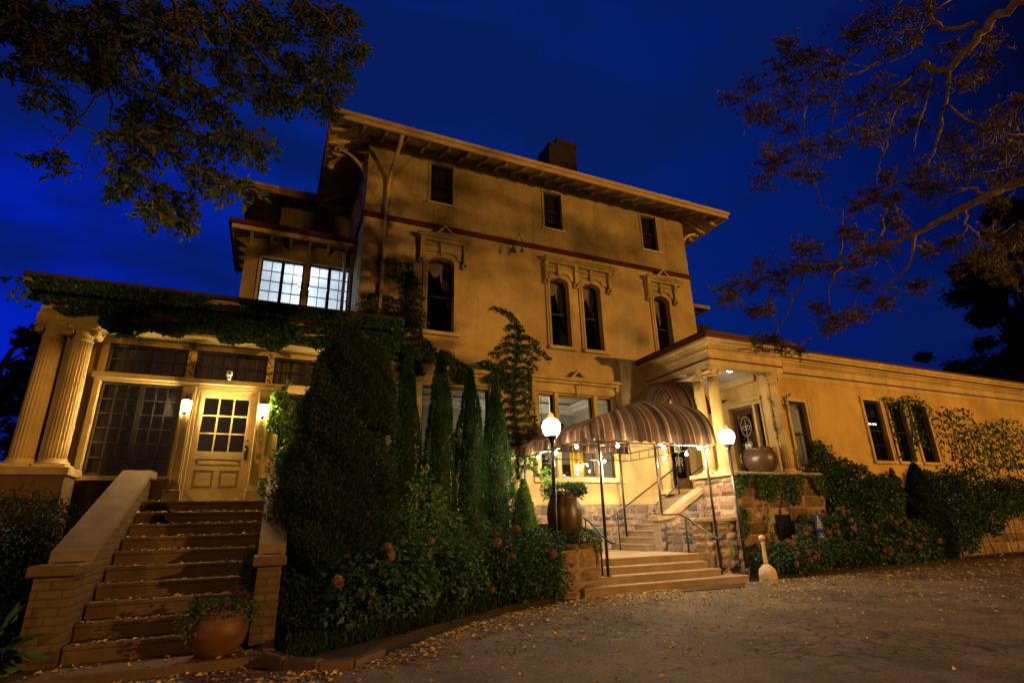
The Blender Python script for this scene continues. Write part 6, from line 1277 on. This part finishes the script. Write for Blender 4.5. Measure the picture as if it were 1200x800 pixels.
tf = TR['tufts']; allb = [(np.array(b[0]), b[1], b[2]) for b in TR['pine']]
def twigs(mb):
    for nm, i0, z in (('a', 0, 10.2), ('b', 9, 7.0)):
        b_ = TR['pine'][i0][0][0]; mb.tube([(12.05, -6, z-1.6), Vector(b_).lerp(Vector((12.05, -6, z-1.6)), .5)+Vector((.5, 0, .3)), b_], [.20, .14, TR['pine'][i0][1]], 8)
    pts = np.concatenate([a[0] for a in allb])
    dense = []
    for a in allb:
        for i in range(len(a[0])-1):
            for k in range(5): dense.append(a[0][i]+(a[0][i+1]-a[0][i])*k/5)
    dense = np.array(dense)
    for x, y, z, r in tf:
        q = np.array([x, y, z]); j = np.argmin(((dense-q)**2).sum(1)); s_ = dense[j]; md = (s_+q)/2+rng.normal(size=3)*.05
        mb.tube([tuple(s_), tuple(md), tuple(q)], [.012, .008, .004], 5)
        for _ in range(3):
            e = q+rng.normal(size=3)*r*.8; mb.tube([tuple(md), tuple((md+e)/2+rng.normal(size=3)*.02), tuple(e)], [.006, .004, .003], 4)
limbs(o, TR['pine'], MT['pinebark'], twigs)
NP = []; ND = []
for x, y, z, r in tf:
    q = np.array([x, y, z])
    for _ in range(13):
        c_ = q+rng.normal(size=3)*r*np.array([.75, .6, .5]); ax = unit(rng.normal(size=(1, 3))*np.array([.6, .4, .4])+np.array([-.75, .2, -.1]))[0]; k = 44; t_ = rng.uniform(-.20, .10, k)[:, None]
        NP.append(c_+ax*t_); ND.append(unit(ax*.8+rng.normal(size=(k, 3))*.62))
p_ = np.concatenate(NP); d_ = np.concatenate(ND); n = len(p_); L_ = rng.uniform(.06, .12, n)[:, None]; s_ = unit(np.cross(d_, rand_dirs(n)))*.0052
v = np.stack([p_-s_, p_+s_, p_+d_*L_], 1).reshape(-1, 3); npmesh('needles', v, np.arange(3*n).reshape(-1, 3), MT['needle'], o)
# deciduous tree top left
o = thing('overhanging_tree', 'dark leafy tree whose drooping branches fill the upper left sky', 'tree', (-5.6, 2.2, 0))
mb = MB(); mb.tube([(-5.6, 2.2, 0), (-5.5, 2.3, 4), (-5.2, 2.6, 8), (-4.6, 3.2, 11)], [.34, .28, .22, .12], 14)
for b_ in TR['dec'][:5]:
    q = Vector(b_[0][0]); mb.tube([(-5.0, 2.8, 9), Vector((-5.0, 2.8, 9)).lerp(q, .5)+Vector((0, 0, .7)), q], [.09, .06, b_[1]], 8)
obj('trunk', mb, MT['bark'], o)
cl = TR['clumps']; allb = [np.array(b[0]) for b in TR['dec']]
dense = np.array([a[i]+(a[i+1]-a[i])*k/5 for a in allb for i in range(len(a)-1) for k in range(5)])
def twigs2(mb):
    for x, y, z, r in cl:
        q = np.array([x, y, z])
        for _ in range(7):
            e = q+rng.normal(size=3)*r*.5; j = np.argmin(((dense-e)**2).sum(1)); s_ = dense[j]; 
            if np.linalg.norm(e-s_) > 1.6: continue
            md = (s_+e)/2+rng.normal(size=3)*.08; mb.tube([tuple(s_), tuple(md), tuple(e)], [.008, .005, .003], 4)
limbs(o, TR['dec'], MT['bark'], twigs2)
P_, D_, N_ = [], [], []
for x, y, z, r in cl:
    nt_ = int(6+r*34)
    for _ in range(nt_):
        c_ = np.array([x, y, z])+rng.normal(size=3)*r*np.array([.44, .44, .36]); ax = unit((rng.normal(size=(1, 3))*np.array([1, 1, .5])+np.array([.3, 0, -.5])))[0]; k = 16
        t_ = rng.uniform(0, .28, k)[:, None]; sd_ = unit(np.cross(ax, rand_dirs(k)))
        P_.append(c_+ax*t_+sd_*.01); D_.append(unit(ax*.9+sd_)); N_.append(unit(rand_dirs(k)+np.array([0, 0, 1.])))
p_ = np.concatenate(P_); n = len(p_); s_ = rng.uniform(.6, 1.25, n)
leaves('foliage', p_, np.concatenate(D_), np.concatenate(N_), .125*s_, .046*s_, MT['leaf_tree'], o)
# far trees
def fartree(label, blobs, trunk, m, lf, n_):
    o = thing('background_tree', label, 'tree', trunk); P_ = []
    for x, y, z, r in blobs:
        for _ in range(7):
            c_ = np.array([x, y, z])+rng.normal(size=3)*r*.55; q, _d = cloud(c_, (r*.42, r*.42, r*.25), n_, .2); P_.append(q)
    p_ = np.concatenate(P_); n = len(p_); leaves('foliage', p_, rand_dirs(n), rand_dirs(n), lf*rng.uniform(.6, 1.3, n), lf*.55, m, o)
    zt = max(b_[2] for b_ in blobs); mb = MB(); T = Vector(trunk); mb.tube([T, T+Vector((.3, 0, zt*.4)), T+Vector((0, .3, zt*.9))], [.5, .35, .1], 10)
    for x, y, z, r in blobs: mb.tube([T+Vector((.2, .1, z*.55)), Vector((x, y, z))*.6+(T+Vector((0, 0, z*.8)))*.4, (x, y, z)], [.18, .10, .03], 6)
    obj('trunk', mb, MT['bark'], o)
fartree('dark tree crown rising behind the far right end of the wing', TR['far_right'], (45, 17, 0), MT['leaf_far'], .32, 260)
fartree('dark tree far behind the left columns at the left edge', TR['far_left'], (-12.5, 30, 0), MT['leaf_far'], .22, 200)
fartree('low dark tree line just above the wing roof at the far right', [(38, 22, 9.6, 1.2), (41, 22, 9.9, 1.4), (44, 22, 10.3, 1.6), (48, 22, 10.6, 2.0), (52, 22, 11, 2.4)], (46, 23, 0), MT['leaf_far'], .3, 200)

# ------------------------------------------------------------------ fallen leaves
def inpoly(x, y): return y < 9.7
n = 4200; x_ = rng.uniform(-2, 26, n); y_ = 9.9-np.abs(rng.normal(0, 1, n))*2.0
n2 = 1500; x_ = np.concatenate([x_, rng.normal(6.8, 2.4, n2), rng.uniform(.2, 5.5, 900), rng.uniform(-2, 2, 500)]); t2 = np.concatenate([10.0-np.abs(rng.normal(0, .55, n2)), np.full(900, 0.), rng.uniform(6.2, 7.2, 500)])
nx = 700; x_ = np.concatenate([x_, rng.uniform(1, 14, nx)]); t2 = np.concatenate([t2, rng.uniform(4.5, 9, nx)])
y_ = np.concatenate([y_, t2]); 
k9 = slice(n+n2, n+n2+900); y_[k9] = 6.35+(x_[k9]-.3)*.72-np.abs(rng.normal(0, .45, 900))
def bedy(x): return np.interp(x, [-60, -.1, .2, .95, 1.8, 2.6, 3.98, 5.3, 6.2, 10.3, 13.7, 17.5, 23, 60], [6.6, 7.05, 6.75, 6.35, 7.2, 8.0, 8.9, 9.45, 9.75, 9.84, 9.85, 9.95, 9.6, 9.3])
k = (y_ < bedy(x_)-.02) & (y_ > 2.5) & ~((x_ > 7.7) & (x_ < 9.8) & (y_ > 9.05) & (y_ < 9.8) & (rng.random(len(x_)) < .8)); x_, y_ = x_[k], y_[k]
# leaves on treads, kerbs and beds
sx_ = rng.uniform(-1.75, -.05, 420); si = rng.integers(0, 10, 420); sy_ = 7.67+.30*si+rng.uniform(.0, .05, 420)+(rng.random(420) < .4)*rng.uniform(0, .25, 420); sz_ = .12+.175*(si+1)+.004
fx = rng.uniform(5.9, 10.0, 60); fi = rng.integers(0, 3, 60); fy = np.array([9.9, 10.17, 10.44])[fi]+rng.uniform(0, .18, 60); fz = np.array([.174, .324, .474])[fi]; kf = (fi == 0) | ((fx > 6.4) & (fx < 9.4)); fx, fy, fz = fx[kf], fy[kf], fz[kf]
bx = rng.uniform(.4, 5.0, 260); by = 6.85+(bx-.35)*.62+rng.uniform(0, .5, 260); bz = np.full(260, .10)
ax_ = rng.uniform(-2.3, .2, 60); ay_ = rng.uniform(7.1, 7.6, 60); az_ = np.full(60, .125)
rx_ = rng.uniform(12, 30, 500); ry_ = rng.uniform(10.0, 10.6, 500); rz_ = np.full(500, .10)
X_ = np.concatenate([x_, sx_, fx, bx, ax_, rx_]); Y_ = np.concatenate([y_, sy_, fy, by, ay_, ry_]); Z_ = np.concatenate([np.full(len(x_), .034), sz_, fz, bz, az_, rz_])
n = len(X_); p_ = np.stack([X_, Y_, Z_], 1); a_ = rng.uniform(0, 6.28, n); d_ = np.stack([np.cos(a_), np.sin(a_), rng.uniform(-.02, .35, n)], 1); s_ = rng.uniform(.035, .088, n)
o = leaves('fallen_leaves', p_, d_, unit(rng.normal(size=(n, 3))*.28+np.array([0, 0, 1.])), s_, s_*.62, MT['fallen']); o['kind'] = 'stuff'

# ------------------------------------------------------------------ inside: chandelier, pendant and warm dining lights
def chandelier(c, R_, m, label, n=6, top=None, e=None, col=None):
    o = thing('chandelier', label, 'chandelier', c); mb = MB(); mb.tube([(c[0], c[1], c[2]), (c[0], c[1], top)], .01, 5); mb.ball(c, .05, 8, 6)
    for k in range(n):
        a = 6.283*k/n; mb.tube([c, (c[0]+R_*.5*math.cos(a), c[1]+R_*.5*math.sin(a), c[2]-.08), (c[0]+R_*math.cos(a), c[1]+R_*math.sin(a), c[2]+.03)], .010, 5)
    obj('arm', mb, MT['black'], o)
    mb = MB()
    for k in range(n): a = 6.283*k/n; mb.ball((c[0]+R_*math.cos(a), c[1]+R_*math.sin(a), c[2]+.07), .032, 8, 6)
    obj('bulb', mb, MT[m], o); return o
chandelier((.30, 17.2, 8.75), .22, 'cool', 'small bright chandelier seen through the white lit casement windows', top=9.3)
chandelier((8.05, 15.7, 3.55), .28, 'warmbulb', 'small warm chandelier inside the ground floor triple window', top=5.55)
o = thing('pendant_lamp', 'white cone shade lamp hanging inside the middle pane of the triple window', 'lamp', (7.95, 14.9, 4.5)); mb = MB(); mb.lathe([(.11, 0), (.04, .16), (.015, .17)], (7.95, 14.9, 4.50), 14); mb.tube([(7.95, 14.9, 4.66), (7.95, 14.9, 5.55)], .006, 5); obj('shade', mb, emis('lit shade', (1, .78, .5), 3), o)
def inlight(p, e, col, r=.1, name='room_light'):
    ld = bpy.data.lights.new(name, 'POINT'); ld.energy = e; ld.color = col; ld.shadow_soft_size = r; lo = bpy.data.objects.new(name, ld); C.objects.link(lo); lo.location = p; return lo
inlight((.3, 17.0, 7.9), 46, (.80, .90, 1.0)); inlight((-1.6, 13.2, 3.9), 9, (1, .72, .5)); inlight((8.0, 16.0, 4.4), 75, (1, .78, .5)); inlight((15.5, 13.0, 4.6), 40, (1, .75, .45))  # left wing light is added behind the curtains to brighten them
o = thing('picture_frame', 'dark framed picture hanging inside the triple window', 'picture', (9.2, 17.5, 4.2)); mb = MB(); ring(mb, rect(8.8, 9.9, 3.9, 4.9), rect(8.93, 9.77, 4.03, 4.77), 17.48, 17.55); obj('frame', mb, MT['darkwood'], o); mb = MB(); mb.box(8.93, 9.77, 17.5, 17.53, 4.03, 4.77); obj('print', mb, MT['ceil'], o)
o = thing('drapery', 'yellow drapery gathered inside the right part of the triple window', 'curtain', (8.6, 14.3, 2.6)); drape(o, 8.25, 8.86, 14.35, 2.4, 3.7, 'yellowcloth', n=30, amp=.04)
o = thing('potted_tree', 'dark potted foliage standing inside the triple window', 'houseplant', (7.5, 14.8, 2.1)); n = 900; p_, d_ = cloud((7.45, 14.9, 3.0), (.35, .35, .5), n); leaves('foliage', p_, rand_dirs(n), rand_dirs(n), .12, .04, MT['leaf_hedge'], o)
